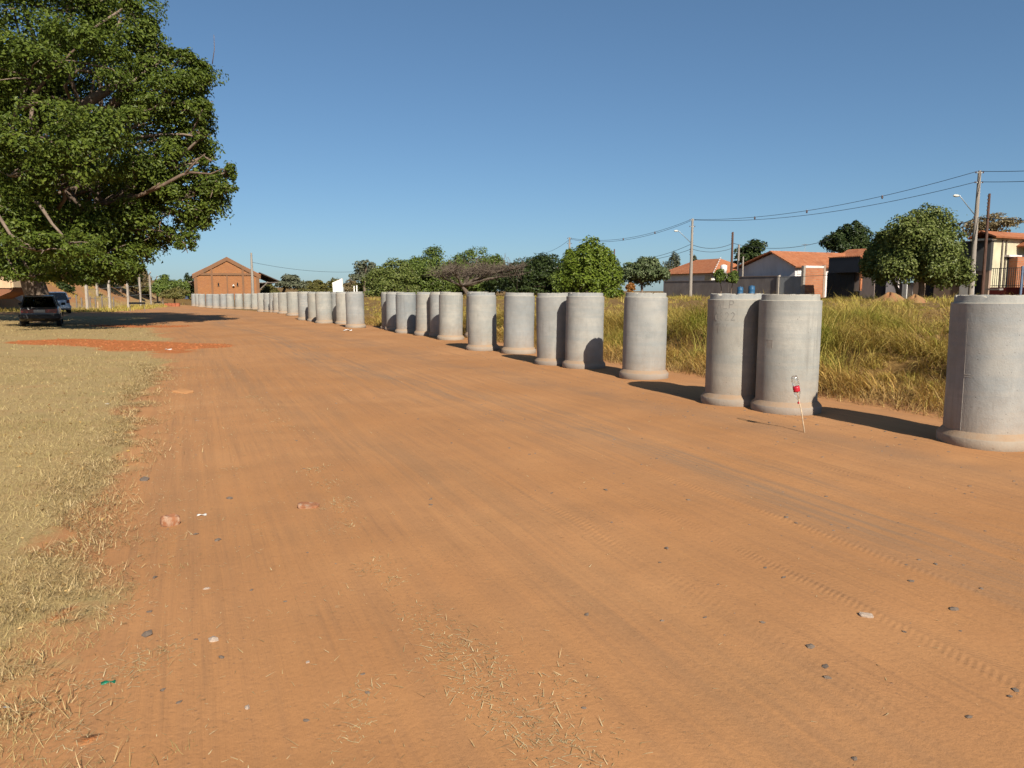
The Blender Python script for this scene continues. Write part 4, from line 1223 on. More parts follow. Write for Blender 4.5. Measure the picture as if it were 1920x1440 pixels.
# ------------------------------------------------------------------ concrete pipes
PH = 1.53
R_OUT, R_BELL, R_SP, R_IN = 0.385, 0.440, 0.358, 0.290
def pipe_meshes(seed):
    random.seed(seed)
    bar = MB(); zs = np.linspace(0.165, 1.445, 10)
    w = random.uniform(.0008, .0022)
    prof = [(R_OUT, z) for z in zs]
    bar.lathe(prof, 72, None, w)
    bar.f = bar.f[:-2]
    bell = MB().lathe([(R_IN + .06, 0.0), (R_BELL - .006, 0.0), (R_BELL, .008), (R_BELL, .098), (R_BELL - .006, .108), (R_OUT + .004, .160), (R_OUT - .0005, .166), (R_IN + .06, .166)], 72, None, w, True)
    sp = MB()
    ch = [random.random() for _ in range(72)]
    prof = [(R_OUT - .0005, 1.444), (R_OUT - .004, 1.450), (R_SP + .003, 1.452), (R_SP, 1.456), (R_SP - .001, 1.518), (R_SP - .008, PH), (R_IN, PH), (R_IN, .14), (R_IN + .02, .14), (R_IN + .02, 1.444)]
    sp.lathe(prof, 72, None, w, True)
    # a rough, slightly broken lip
    v = []
    for i, (x, y, z) in enumerate(sp.v):
        if z > 1.515:
            k = i % 72
            c = ch[k] * .008 + (0.02 if ch[k] > .92 else 0)
            z -= c
        v.append((x, y, z))
    sp.v = v
    return bar.mesh('barrel', None, True, 40), bell.mesh('socket', None, True, 40), sp.mesh('spigot', None, True, 40)
PM = [pipe_meshes(s) for s in range(4)]
random.seed(3)
# left edge of the barrel and lowest row of the foot in the photograph, near to far
PIPES = [(1769, 846), (1416, 778), (1322, 763), (1166, 713), (1059, 692), (1007, 685), (944, 664), (878, 658), (874, 634), (823, 638), (807, 632), (780, 629.5),
         (744, 625), (725, 620), (717, 617.5), (651, 615), (632, 608), (624, 606), (595, 606.5), (580, 603), (562, 600.5), (541, 592), (525, 588), (515, 586), (508, 585.5),
         (498, 585), (486, 584.6), (474, 580.5), (460, 579.8), (444, 579.3), (428, 579), (416, 578.6), (402, 578), (390, 577), (376, 576), (370, 574.5), (363, 574)]
ORD = {4: 'fourth', 5: 'fifth', 6: 'sixth', 7: 'seventh', 8: 'eighth', 9: 'ninth', 10: 'tenth'}
PLAB = {0: 'nearest concrete pipe, cut off by the right edge of the picture', 1: 'concrete pipe standing behind the plastic bottle on a stick', 2: 'concrete pipe with handwriting scratched near its top',
        3: 'single concrete pipe standing alone, fourth from the right', 4: 'concrete pipe with rounded shadow at its right foot, fifth from right', 5: 'concrete pipe half shaded, left of the pair, sixth from right',
        6: 'concrete pipe standing apart, seventh from the right', 7: 'concrete pipe with another hidden close behind it, eighth from right', 8: 'concrete pipe almost hidden behind the eighth one',
        9: 'rightmost concrete pipe of the tight group of six left of the eighth pipe', 14: 'leftmost concrete pipe beside the gap in the row', 15: 'rightmost pipe of the far row, just left of the gap', 36: 'farthest concrete pipe at the left end of the row'}
roots = []
for i, (pl, pb) in enumerate(PIPES):
    g = ground(pl + 10, pb)
    d = g[1] + R_BELL * 0.98
    lean = (pl - 960) / 12400 * ((545 + pb) / 2 - 545)          # edge measured half way up, verticals converge downwards
    tl_ = math.atan((pl + lean - 960) / F)
    x = math.tan(tl_) * d + R_OUT
    for _ in range(12): x = math.tan(tl_ + math.asin(R_OUT / math.hypot(x, d))) * d
    z = float(gh(x, d))
    lab = PLAB.get(i)
    if lab is None:
        n = i + 1
        sfx = 'th' if 10 <= n % 100 <= 20 else {1: 'st', 2: 'nd', 3: 'rd'}.get(n % 10, 'th')
        lab = f'concrete pipe in the receding row, {n}{sfx} counting from the right' if n > 15 else f'concrete pipe of the tight group of six, {["","second","third","fourth","fifth"][i-9]} from its right'
    r = empty('concrete_pipe', (x, d, z - .008), 0, lab, 'pipe', 'concrete pipes standing along the road')
    rz = random.uniform(0, 6.28)
    tl = 0.010 if d > 12 else 0.004
    r.rotation_euler = (random.gauss(0, tl), random.gauss(0, tl), rz)
    for nm, me in zip(('barrel', 'socket', 'spigot'), PM[i % 4]):
        link(nm, me, M['concrete'], r)
    roots.append((r, x, d, rz))

def on_pipe(i, s, z, lift):
    """point on the barrel: s metres to the right of the line facing the camera"""
    r, x, y, rz = roots[i]
    face = math.atan2(-y, -x)
    a = face + s / R_OUT - rz
    rr = R_OUT + lift
    return np.array([rr * math.cos(a), rr * math.sin(a), z])

def strokes(i, name, lines, w, mat, lift=.0012):
    mb = MB()
    for ln in lines:
        q = []
        for (a, b) in zip(ln[:-1], ln[1:]):
            n = max(2, int(math.hypot(b[0] - a[0], b[1] - a[1]) / .02) + 1)
            for k in range(n): q.append((a[0] + (b[0] - a[0]) * k / n, a[1] + (b[1] - a[1]) * k / n))
        q.append(ln[-1])
        mb.tube([on_pipe(i, s, z, lift) for s, z in q], w, 5)
    part(mb, name, mat, roots[i][0], None)

def glyphs(txt, s0, z0, h, w, gap):
    G = {'A': [[(0, 0), (.5, 1), (1, 0)], [(.2, .4), (.8, .4)]], 'L': [[(.1, 1), (0, 0), (.9, .02)]], 'P': [[(0, 0), (.1, 1), (.75, .95), (.9, .7), (.6, .48), (.1, .5)]],
         '0': [[(.5, 1), (.1, .7), (.1, .25), (.5, 0), (.9, .3), (.85, .75), (.5, 1)]], '8': [[(.5, 1), (.15, .8), (.5, .55), (.85, .25), (.5, 0), (.1, .25), (.5, .55), (.85, .8), (.5, 1)]],
         '2': [[(.1, .8), (.45, 1), (.85, .75), (.5, .35), (0, 0), (.95, .05)]], '3': [[(.1, .95), (.6, 1), (.8, .75), (.35, .55), (.85, .3), (.5, 0), (.05, .1)]],
         'T': [[(0, .98), (1, 1)], [(.5, .98), (.45, 0)]], 'V': [[(0, 1), (.5, 0), (1, 1)]], 'I': [[(.5, 1), (.45, 0)]], 'Y': [[(0, 1), (.45, .5)], [(1, 1), (.3, 0)]]}
    out = []
    s = s0
    for c in txt:
        for ln in G[c]:
            out.append([(s + a * w + random.uniform(-.002, .002), z0 + b * h + (s - s0) * .04) for a, b in ln])
        s += w + gap
    return out
PW = .0034
strokes(2, 'handwriting', glyphs('ALP', -.265, 1.325, .105, .062, .026) + glyphs('0822', -.30, 1.165, .11, .056, .022) + glyphs('TY', -.27, 1.005, .12, .065, .03), PW, 'pencil', .0006)
# cast rectangle on the second pipe, seam and lifting slot on the first
mb = MB()
for (s0, s1, z0, z1) in ((-.285, -.20, .845, .95),):
    q = [on_pipe(1, s0 + (s1 - s0) * k / 6, z, .001) for z in (z0, z1) for k in range(7)]
    mb.add(q, [(k, k + 1, 8 + k, 7 + k) for k in range(6)])
part(mb, 'cast_mark', 'cast', roots[1][0], None)
strokes(1, 'cast_mark_edge', [[(-.287, .952), (-.198, .952)], [(-.199, .952), (-.199, .845)]], .004, 'seam', .0)
strokes(0, 'mould_seam', [[(-.225, 1.30), (-.225, .17)]], .0032, 'seam', .0)
for i_, s_ in ((3, -.14), (4, .05), (6, .16), (7, -.1)):
    strokes(i_, 'mould_seam', [[(s_, 1.43), (s_ + .004, .18)]], .0018, 'seam', -.0006)
strokes(0, 'lifting_slot', [[(-.23, .74), (-.13, .735)], [(-.225, .72), (-.15, .715)]], .005, 'cast', -.001)

# ------------------------------------------------------------------ bottle on a stick
g = ground(1510, 811)
top_d = g[1] + .03
s_top = at(1494.5, 735, top_d)
st = tag(MB().tube([g - (0, 0, .05), g * .5 + s_top * .5 + (.004, 0, 0), s_top], [.008, .007, .006], 7).build('wooden_stick', M['stick'], None, g, True), 'thin pale stick planted in the road holding the bottle', 'stick')
st.location = g.tolist()
axis = s_top - g; axis /= np.linalg.norm(axis)
nb = at(1497.5, 754, top_d)
bx_ = at(1489, 704, top_d) - nb
ax = bx_ / np.linalg.norm(bx_); BL = np.linalg.norm(bx_)
e1 = np.cross(ax, [0, 1, 0]); e1 /= np.linalg.norm(e1); e2 = np.cross(ax, e1)
def BM(x, y, z): return tuple(nb + e1 * x + e2 * y + ax * z)
rb = empty('plastic_bottle', nb, 0, 'upside-down clear plastic bottle with red label on a stick', 'bottle')
k = BL / .33
prof = [(.012, 0), (.014, .02), (.015, .028), (.022, .06), (.038, .10), (.042, .125), (.041, .13), (.041, .20), (.043, .205), (.044, .26), (.041, .30), (.032, .325), (.0, .315)]
part(MB().lathe([(a * k * .93, z * k) for a, z in prof], 20, BM), 'bottle_body', 'bottle', rb, nb, True)
part(MB().lathe([(.0425 * k * .93, z * k) for z in (.131, .15, .175, .199)], 24, BM), 'bottle_label', 'label_red', rb, nb, True)
me_l = rb.children[-1].data
sq = MB()
for row, zz in ((0, .172), (1, .152)):
    pts = []
    for j in range(15):
        t = -1.9 - 1.1 + j * .11 * (1.0 if row == 0 else .7)
        pts.append(BM(.0432 * k * .93 * math.cos(t), .0432 * k * .93 * math.sin(t), (zz + .006 * math.sin(j * 1.7)) * k))
    sq.tube(pts, .0018, 4)
part(sq, 'print', 'label_mark', rb, nb)
part(MB().lathe([(.0135 * k, -.018), (.0155 * k, -.016), (.0155 * k, .004), (.0, .006)], 14, BM), 'bottle_neck_ring', 'label_red', rb, nb)

# ------------------------------------------------------------------ utility poles, lamps, cables
def upole(px, ytop, b, r0, r1, label, lamp=None, rungs=True, Yd=None, mat='pole'):
    p = S(px, ytop, b) if Yd is None else at(px, ytop, Yd)
    zb = float(gh(p[0], p[1]))
    r = empty('utility_pole', (p[0], p[1], zb), 0, label, 'utility pole', 'utility poles')
    o = (p[0], p[1], zb)
    part(MB().tube([(p[0], p[1], zb - .3), (p[0], p[1], zb + 3), (p[0], p[1], p[2])], [r0, r0 * .85 + r1 * .15, r1], 10), 'shaft', mat, r, o, True, 40)
    if rungs:
        for dz in (-.15, -.9):
            for s in (-1, 1):
                q = np.array([p[0] + s * .30 * .46 / .46 * .5, p[1], p[2] + dz])
                part(MB().box(-.04, .04, -.04, .04, -.05, .05, lambda x, y, z: (q[0] + x, q[1] + y, q[2] + z)), 'insulator_bracket', 'galv', r, o)
                part(MB().lathe([(.03, 0), (.06, .03), (.035, .06), (.06, .09), (.03, .13)], 8, lambda x, y, z: (q[0] + s * .14 + x, q[1] + y, q[2] + z - .05)), 'insulator', 'insul', r, o)
        for dz in (-3.6, -3.9, -4.2):
            q = (p[0] - .16, p[1], p[2] + dz)
            part(MB().lathe([(.03, 0), (.055, .03), (.03, .06), (.055, .09), (.03, .12)], 8, lambda x, y, z: (q[0] - .05 + x, q[1] - .05 + y, q[2] + z)), 'insulator', 'insul', r, o)
    if lamp:
        lx, ly, ax_, ay_ = lamp
        a_ = at(ax_, ay_, p[1] - .15); l_ = at(lx, ly, p[1] - 1.0)
        part(MB().tube([a_, a_ * .55 + l_ * .45 + (0, 0, .12), l_ + (.25, 0, .02)], [.035, .032, .03], 6), 'lamp_arm', 'galv', r, o, True)
        dirv = l_ - a_; dirv[2] = 0; dirv /= np.linalg.norm(dirv)
        sidev = np.array([-dirv[1], dirv[0], 0])
        rings = []
        for t, w_, h_ in ((-.30, .05, .05), (-.2, .11, .08), (0, .15, .11), (.2, .13, .09), (.32, .04, .04)):
            c = l_ + dirv * t
            rings.append([c + sidev * w_ * math.cos(q) + np.array([0, 0, 1]) * h_ * math.sin(q) for q in np.linspace(0, 2 * math.pi, 10, endpoint=False)])
        h = part(MB().loft(rings), 'lamp_head', 'lamp', r, o, True)
    return p
pA = upole(1837, 320, 0, .21, .12, 'tall concrete pole with curved lamp arm at the right edge', (1793, 367, 1827, 402))
pB = upole(1298.5, 410, 0, .20, .12, 'concrete pole with lamp arm before the white house', (1268, 433, 1296, 456))
pC = upole(1068, 445, -1, .19, .12, 'farthest concrete pole peeking over the bright dome tree', None)
pD = upole(1855.5, 363, 2.4, .14, .09, 'dark wooden pole right of the tall concrete pole', None, False, None, 'pole_wood')
pE = upole(1374, 435, 5, .16, .11, 'dark wooden pole left of the gabled house', None, False, None, 'pole_wood')
pF = upole(1385.5, 459, 5.2, .14, .11, 'short grey pole just right of the dark wooden one', None, False)
pG = upole(1393.5, 481, 5.1, .11, .09, 'shortest grey service pole against the gable wall', None, False)
pH = upole(471, 474, 0, .2, .11, 'lone grey pole in front of the warehouse', None, False, 100)
pI = upole(1152, 467, 0, .13, .09, 'thin far pole between the dome tree and grey-green tree', None, False, 118, 'pole_wood')
for q, n in ((pD, 5), (pE, 5)):
    rr = [o for o in bpy.data.objects if o.name.startswith('utility_pole') and abs(o.location.x - q[0]) < .01][0]
    for k in range(n):
        zz = q[2] - .25 - k * .28
        part(MB().lathe([(.02, 0), (.05, .03), (.03, .06), (.05, .09), (.02, .12)], 8, lambda x, y, z: (q[0] - .14 + x, q[1] - .05 + y, zz + z)), 'insulator', 'insul', rr, tuple(rr.location))

def cable(a, b, sag, label, rad=.022, n=24):
    a = np.array(a, float); b = np.array(b, float)
    pts = []
    for i in range(n + 1):
        t = i / n
        p = a * (1 - t) + b * t
        p[2] -= sag * 4 * t * (1 - t)
        pts.append(p)
    mid = a
    tag(MB().tube(pts, rad, 5).build('power_cable', M['cable'], None, a, True), label, 'cable', 'overhead power cables').location = a.tolist()
    return pts
UPV = np.array([0, 0, 1.])
rt = np.array(W(-32, 0, 0)); rt[2] = 0
def right_end(p, py): 
    q = at(2200, py, 44); return q
sp1 = cable(pA + UPV * -.05 + (-.2, 0, 0), pB + UPV * -.1 + (.2, 0, 0), 1.0, 'upper cable from the right tall pole to the lamp pole')
cable(pA + UPV * -.85 + (-.2, 0, 0), pB + UPV * -.15 + (.2, 0, 0), 1.0, 'lower of the two high cables between right pole and lamp pole')
sp2 = cable(pB + UPV * -.1 + (-.2, 0, 0), pC + UPV * -.1, 1.15, 'upper cable from the lamp pole to the dome tree pole')
cable(pB + UPV * -.25 + (-.2, 0, 0), pC + UPV * -.25, 1.2, 'lower cable from the lamp pole to the dome tree pole')
cable(pA + UPV * -.05, at(2250, 284, 46), .35, 'upper cable leaving the right tall pole towards the edge')
cable(pA + UPV * -.85, at(2250, 303, 46), .35, 'second cable leaving the right tall pole towards the edge')
cable(pA + UPV * -3.6, at(2250, 402, 46), .3, 'low bundled cable leaving the right tall pole towards the edge', .03)
cable(pA + UPV * -3.7 + (-.2, 0, 0), pA * np.array([1, 1, 0]) + (np.array([*(SO + ST * 4), 0]) - pA) * np.array([1, 1, 0]) + (0, 0, pA[2] - 4.3), .1, 'short drop cable left of the right tall pole', .03, 8)
lowA = pB + UPV * -3.0
cable(lowA, pE + UPV * -1.35, .5, 'upper low cable from lamp pole to dark wooden pole', .028)
cable(lowA + UPV * -.5, pE + UPV * -1.9, .4, 'lower low cable from lamp pole to dark wooden pole', .024)
cable(pE + UPV * -1.3, S(1560, 448, 9), .8, 'cable from the dark wooden pole over the gabled roof', .026)
cable(lowA + UPV * .1, S(1215, 484, 1.5), .2, 'upper service cable left of the lamp pole', .024)
cable(lowA + UPV * -.5, S(1205, 489, 1.5), .2, 'lower service cable left of the lamp pole', .024)
cable(S(1371, 522, 3.6), S(1551, 516, 3.4), .05, 'thin cable strung along the front of the gabled house', .02)
cable(pC + UPV * -.3, at(1000, 474, 150), .8, 'faint cable running left from the farthest pole', .022)
cable(pH + UPV * -1.2, at(690, 508, 118), .6, 'faint cable running right from the warehouse pole', .02)
# cable spacers on the long spans
for nm, pts in (('long right span', sp1), ('long left span', sp2)):
    for j, i in enumerate((6, 12, 17)):
        p = np.array(pts[i])
        m_ = MB().lathe([(.02, -.45), (.06, -.4), (.10, -.22), (.06, -.05), (.10, .06), (.02, .12)], 8, lambda x, y, z: (p[0] + x, p[1] + y, p[2] + z * .55))
        o_ = m_.build('cable_spacer', M['insul'], None, p, True); o_.location = p.tolist()
        tag(o_, f'{["first","second","third"][j]} small cable spacer, from the right, on the {nm}', 'spacer', 'spacers on the power cables')
# television aerial and water tanks
p = S(1509, 473, 12); o_ = MB()
o_.tube([(p[0], p[1], p[2] - 1), (p[0], p[1], p[2] + 1.0)], .02, 5); 
for k in range(4): o_.tube([(p[0] - .3, p[1] - .2 + k * .2, p[2] + .9), (p[0] + .3, p[1] - .2 + k * .2, p[2] + .9)], .012, 4)
o_.tube([(p[0], p[1] - .35, p[2] + .9), (p[0], p[1] + .5, p[2] + .9)], .014, 4)
oo = o_.build('roof_aerial', M['galv'], None, p); oo.location = p.tolist(); tag(oo, 'small television aerial standing over the long tiled roof', 'aerial')
for (px, py, hw, b, lab) in ((1387.5, 543, 5.5, 2.5, 'small blue plastic drum by the dark wooden pole'), (1409, 541, 6.0, 2.3, 'larger blue plastic drum in front of the grey-brown wall')):
    p = S(px, py + 10, b); p[2] = float(gh(p[0], p[1])); kk = hw / F * p[1]
    zt = Z(px, py - 5, b) - p[2]
    rr = empty('blue_drum', p, 0, lab, 'drum', 'blue plastic drums')
    part(MB().lathe([(kk * .9, 0), (kk, .05), (kk, zt * .3), (kk * 1.04, zt * .34), (kk, zt * .38), (kk, zt * .66), (kk * 1.04, zt * .7), (kk, zt * .74), (kk * .97, zt * .97), (kk * .8, zt)], 16), 'drum_body', 'blue_plastic', rr, None, True, 50)
    part(MB().lathe([(kk * .3, zt + .002), (kk * .3, zt + .05), (0, zt + .06)], 10), 'drum_lid', 'blue_plastic', rr, None)
p = S(1357, 503, 12)
rr = empty('white_water_tank', (p[0], p[1], p[2] - .6), 0, 'round white water tank above the grey wall', 'water tank')
part(MB().lathe([(.36, 0), (.44, .5), (.44, .9), (.3, 1.05), (0, 1.1)], 14), 'tank_shell', 'white_sheet', rr, None, True)
part(MB().box(-.4, .4, -.4, .4, -2.6, -.01), 'tank_stand', 'wall_grey', rr, None)

# ------------------------------------------------------------------ vehicles
def ringrect(y, hwb, hwt, z0, z1, rr=.09):
    pts = []
    for (cx, cz, a0) in ((hwb - rr, z0 + rr, -90), (hwt - rr, z1 - rr, 0), (-(hwt - rr), z1 - rr, 90), (-(hwb - rr), z0 + rr, 180)):
        for k in range(4):
            t = R(a0 + 30 * k)
            pts.append((cx + rr * math.cos(t), y, cz + rr * math.sin(t)))
    return pts

def car(name, label, loc, rz, mat, Wd=1.62, H=1.38, L=3.85, style='old', group='parked cars', simple=False):
    r = empty(name, loc, rz, label, 'car', group)
    hw = Wd / 2; belt = H * .64
    P_ = lambda mb, nm, mt, par=r, sm=False, an=None: part(mb, nm, mt, par, None, sm, an)
    st = [(0.0, .86, .80, .36, belt - .14), (.06, .93, .86, .30, belt - .03), (.25, .98, .90, .24, belt), (.9, 1.0, .93, .21, belt + .02), (L * .55, 1.0, .93, .21, belt + .01), (L * .74, 1.0, .92, .22, belt - .04),
          (L * .93, .96, .88, .26, belt - .16), (L, .84, .76, .34, belt - .28)]
    P_(MB().loft([ringrect(y, hw * a, hw * c, z0, z1) for y, a, c, z0, z1 in st]), 'body', mat, r, True, 38)
    yr0, yr1 = (.42, L * .52) if style == 'old' else (.34, L * .52)
    rt_ = hw * .72
    P_(MB().loft([ringrect(y, rt_ * a, rt_ * a * .92, H - .07 - d, H - d, .03) for y, a, d in ((yr0, .93, .04), (yr0 + .2, 1, .008), ((yr0 + yr1) / 2, 1.0, 0), (yr1 - .1, .98, .02), (yr1, .94, .06))]), 'roof', mat, r, True, 38)
    yb0, yb1 = .10, L * .70
    for s in (-1, 1):
        P_(MB().tube([(s * hw * .84, yb0 + .02, belt - .03), (s * rt_ * .93, yr0 + .04, H - .06)], .048, 6), 'rear_pillar', mat)
        P_(MB().tube([(s * hw * .85, yb1, belt - .04), (s * rt_ * .93, yr1 - .02, H - .07)], .036, 6), 'front_pillar', mat)
        P_(MB().tube([(s * hw * .89, L * .36, belt - .02), (s * rt_ * .95, L * .36, H - .05)], .035, 6), 'centre_pillar', mat)
        P_(MB().slab([(s * hw * .86, yb0 + .15, belt), (s * hw * .87, yb1 - .05, belt - .02), (s * rt_ * .94, yr1 - .05, H - .08), (s * rt_ * .94, yr0 + .1, H - .08)], .006), 'side_window', 'glass')
        m_ = P_(MB().loft([ringrect(y, .09 * q, .085 * q, belt + .02, belt + .14, .025) for y, q in ((L * .64, .8), (L * .655, 1), (L * .69, .8))]), 'wing_mirror', mat if style != 'old' else 'plastic_black', r, True)
        m_.location = (s * (hw + .06), 0, 0)
        if style == 'old':
            P_(MB().loft([ringrect(y, .235, .235, belt - .27, belt - .11, .02) for y in (-.022, .05)]), 'tail_lamp', 'red_lens').location = (s * (hw * .86 - .24), 0, 0)
        else:
            P_(MB().loft([ringrect(y, .10, .09, belt - .24, belt - .02, .03) for y in (-.01, .12)]), 'tail_lamp', 'red_lens').location = (s * (hw * .90 - .10), 0, 0)
        for yw in (L * .17, L * .80):
            w_ = P_(MB().lathe([(.17, -.09), (.27, -.095), (.295, -.06), (.295, .06), (.27, .095), (.17, .09)], 20, lambda x, y, z: (s * (hw - .10) + z, yw + x, .29 + y)), 'wheel', 'tyre', r, True, 40)
            P_(MB().lathe([(0, .06), (.10, .065), (.165, .088), (.17, .05), (.0, .045)], 14, lambda x, y, z: (s * (hw - .10) + s * z, yw + x, .29 + y)), 'rim', 'rim', w_, True)
    P_(MB().slab([(-hw * .80, yb0, belt), (hw * .80, yb0, belt), (rt_ * .88, yr0, H - .07), (-rt_ * .88, yr0, H - .07)], .006), 'rear_window', 'glass')
    P_(MB().slab([(hw * .80, yb1, belt - .02), (-hw * .80, yb1, belt - .02), (-rt_ * .88, yr1, H - .08), (rt_ * .88, yr1, H - .08)], .006), 'windscreen', 'glass')
    P_(MB().loft([ringrect(y, hw * q, hw * q, .36, .54, .05) for y, q in ((-.09, .92), (-.06, 1.0), (.14, 1.01))]), 'rear_bumper', 'plastic_black' if style == 'old' else mat, r, True, 40)
    P_(MB().loft([ringrect(y, hw * q, hw * q, .34, .52, .05) for y, q in ((L - .14, 1.0), (L + .05, .98), (L + .08, .9))]), 'front_bumper', 'plastic_black' if style == 'old' else mat, r, True, 40)
    P_(MB().box(-.21, .21, -.035, -.006, belt - .25 if style == 'old' else .58, belt - .13 if style == 'old' else .70), 'number_plate', 'plate')
    if not simple:
        P_(MB().box(-hw * .8, hw * .8, .55, L * .66, .3, belt - .12), 'cabin_floor', 'seat')
        for x_ in (-.36, .36):
            P_(MB().loft([ringrect(y, .22, .20, belt - .2, belt + .02 + dz, .05) for y, dz in ((L * .38, .0), (L * .43, .0))]), 'seat_back', 'seat').location = (x_, 0, 0)
            P_(MB().loft([ringrect(y, .13, .12, belt + .05, belt + .21, .05) for y in (L * .385, L * .42)]), 'headrest', 'seat').location = (x_, 0, 0)
        P_(MB().box(-hw * .7, hw * .7, .5, .62, belt - .2, belt + .05), 'rear_seat', 'seat')
    return r
g = ground(76, 613)
car('parked_car', 'dark dusty hatchback seen from behind in the tree shade', (g[0], g[1], g[2]), R(29), M['car_dark'], 1.56, 1.36, 3.8, 'old')
g = ground(108, 588)
car('parked_car', 'pale silver-blue hatchback parked beyond the dark car', (g[0], g[1], g[2]), R(33), M['car_silver'], 1.72, 1.5, 3.9, 'new')
g = ground(345, 576); 
car('parked_car', 'far dark blue and white car at the road end by the last pipe', (at(347, 560, 142)[0], 142, float(gh(at(347, 560, 142)[0], 142))), R(200), M['car_blue'], 1.65, 1.45, 3.9, 'new', simple=True)
for px, lab in ((690, 'left of two tiny white cars in the gap between pipes'), (708, 'right of two tiny white cars in the gap between pipes')):
    p = at(px, 560, 122); car('parked_car', lab, (p[0], 122, float(gh(p[0], 122))), R(-60 if px < 700 else -40), M['car_white'], 1.65, 1.42, 3.9, 'new', simple=True)

# tipper truck whose body end shows at the left edge
def truck():
    Y = 55.0
    e = at(22, 520, Y); zt = at(10, 497, Y)[2]; zm = at(10, 540, Y)[2]; zl = at(0, 552, Y)[2]
    gz = float(gh(e[0] - 4, Y))
    o = (e[0] - 3, Y, gz)
    r = empty('tipper_truck', o, 0, 'sunlit pale orange tipper truck body end at the left edge', 'truck')
    x1 = e[0]; x0 = x1 - 5.2
    y0, y1 = Y, Y + 2.4
    for yy, nm in ((y0, 'side_board'), (y1 - .08, 'side_board')):
        part(MB().box(x0, x1, yy, yy + .08, zm, zt - .28), nm, 'truck', r, o)
    part(MB().box(x0, x1 + .04, y0 - .07, y1 + .07, zt - .279, zt - .12), 'top_rail', 'truck', r, o)
    for k in range(6):
        xx = x1 - .12 - k * .95
        part(MB().box(xx - .09, xx + .05, y0 - .08, y0 - .002, zm, zt - .28), 'rib', 'truck', r, o)
    part(MB().box(x1 - .02, x1 + .1, y0 - .04, y1 + .04, zm + .05, zt - .12), 'tailgate', 'truck', r, o)
    part(MB().loft([[(x1 - .55, y0 + .1, zt - .13), (x1 - .05, y0 + .1, zt - .13), (x1 - .05, y0 + .35, zt - .13), (x1 - .55, y0 + .35, zt - .13)], [(x1 - .42, y0 + .15, zt + .1), (x1 - .08, y0 + .15, zt + .1), (x1 - .08, y0 + .3, zt + .1), (x1 - .42, y0 + .3, zt + .1)]]), 'hinge_block', 'truck', r, o)
    part(MB().prism([(x0, zm - .002), (x1, zm - .002), (x1 - .25, zm - .28), (x1 - 1.6, zl - .35), (x0, zl - .35)], y0 + .1, y1 - .1, lambda b, x, z: (x, b, z)), 'floor_pan', 'truck_low', r, o)
    part(MB().box(x0 - 2.6, x1 - 2.2, Y + .7, Y + 1.0, gz + .75, gz + 1.0), 'chassis_rail', 'black_metal', r, o)
    part(MB().box(x0 - 2.6, x1 - 2.2, Y + 1.4, Y + 1.7, gz + .75, gz + 1.0), 'chassis_rail', 'black_metal', r, o)
    cab = part(MB().loft([[(x0 - 2.3 + dx, y_, z_) for y_, z_ in ((Y + .05, gz + .8), (Y + 2.35, gz + .8), (Y + 2.35, gz + 1.9), (Y + 2.2, gz + 2.75), (Y + .2, gz + 2.75), (Y + .05, gz + 1.9))] for dx in (0.0, 2.0)]), 'cab', 'truck', r, o)
    for xx in (x0 - 1.4, x1 - 3.0, x1 - 4.2):
        for yy in (Y + .25, Y + 2.1):
            w_ = part(MB().lathe([(.25, -.14), (.45, -.15), (.5, -.1), (.5, .1), (.45, .15), (.25, .14)], 20, lambda x, y, z: (xx + x, yy + z, gz + .5 + y)), 'wheel', 'tyre', r, o, True, 40)
truck()

# ------------------------------------------------------------------ fence on the bank, low wall, barriers, sign
posts = [(45, 562, 500), (160, 572, 512), (202, 569, 508), (237, 567, 506), (260, 565, 505), (280, 562, 512), (293, 560, 519), (180, 540, 512)]
Ys = [58, 66, 74, 82, 92, 104, 115, 88]
plab = ['thick double concrete post, left of the dark car roof', 'concrete fence post, first right of the silver car', 'concrete fence post, second right of the silver car', 'concrete fence post with angled top, third right of the silver car',
        'fence post, fourth right of the silver car', 'fence post, fifth right of the silver car', 'last small fence post before the road end bushes', 'white post standing higher up on the bank']
fp = []
for i, ((px, yb, yt), Y) in enumerate(zip(posts, Ys)):
    q = at(px, yt, Y); z0 = float(gh(q[0], Y)) - .15
    r = empty('fence_post', (q[0], Y, z0), 0, plab[i], 'fence post', 'concrete posts of the bank fence')
    w_ = .17 if i == 0 else .10
    h = max(1.6, q[2] - z0)
    part(MB().box(-w_, w_, -w_, w_, 0, h - .3), 'post_shaft', 'post', r, None)
    part(MB().tube([(0, 0, h - .35), (.05, -.08, h - .15), (.32, -.3, h + .12)], w_ * .7, 4), 'post_arm', 'post', r, None)
    if i == 0: part(MB().tube([(.45, .1, 0), (.02, .1, h * .95)], .13, 6), 'post_brace', 'post', r, None)
    if 1 <= i <= 6: fp.append((np.array([q[0], Y, z0]), h))
for lv, nm in ((.35, 'lowest'), (.58, 'second'), (.8, 'third'), (.95, 'top')):
    mb = MB()
    for (a, ha), (b_, hb) in zip(fp[:-1], fp[1:]):
        mb.tube([a + (0, -.15, ha * lv), (a + b_) / 2 + (0, -.15, (ha + hb) / 2 * lv - .05), b_ + (0, -.15, hb * lv)], .014, 4)
    o_ = mb.build('fence_wire', M['galv'], None, fp[0][0]); o_.location = fp[0][0].tolist()
    tag(o_, f'{nm} wire strand of the fence on the bank', 'wire', 'wires of the bank fence')
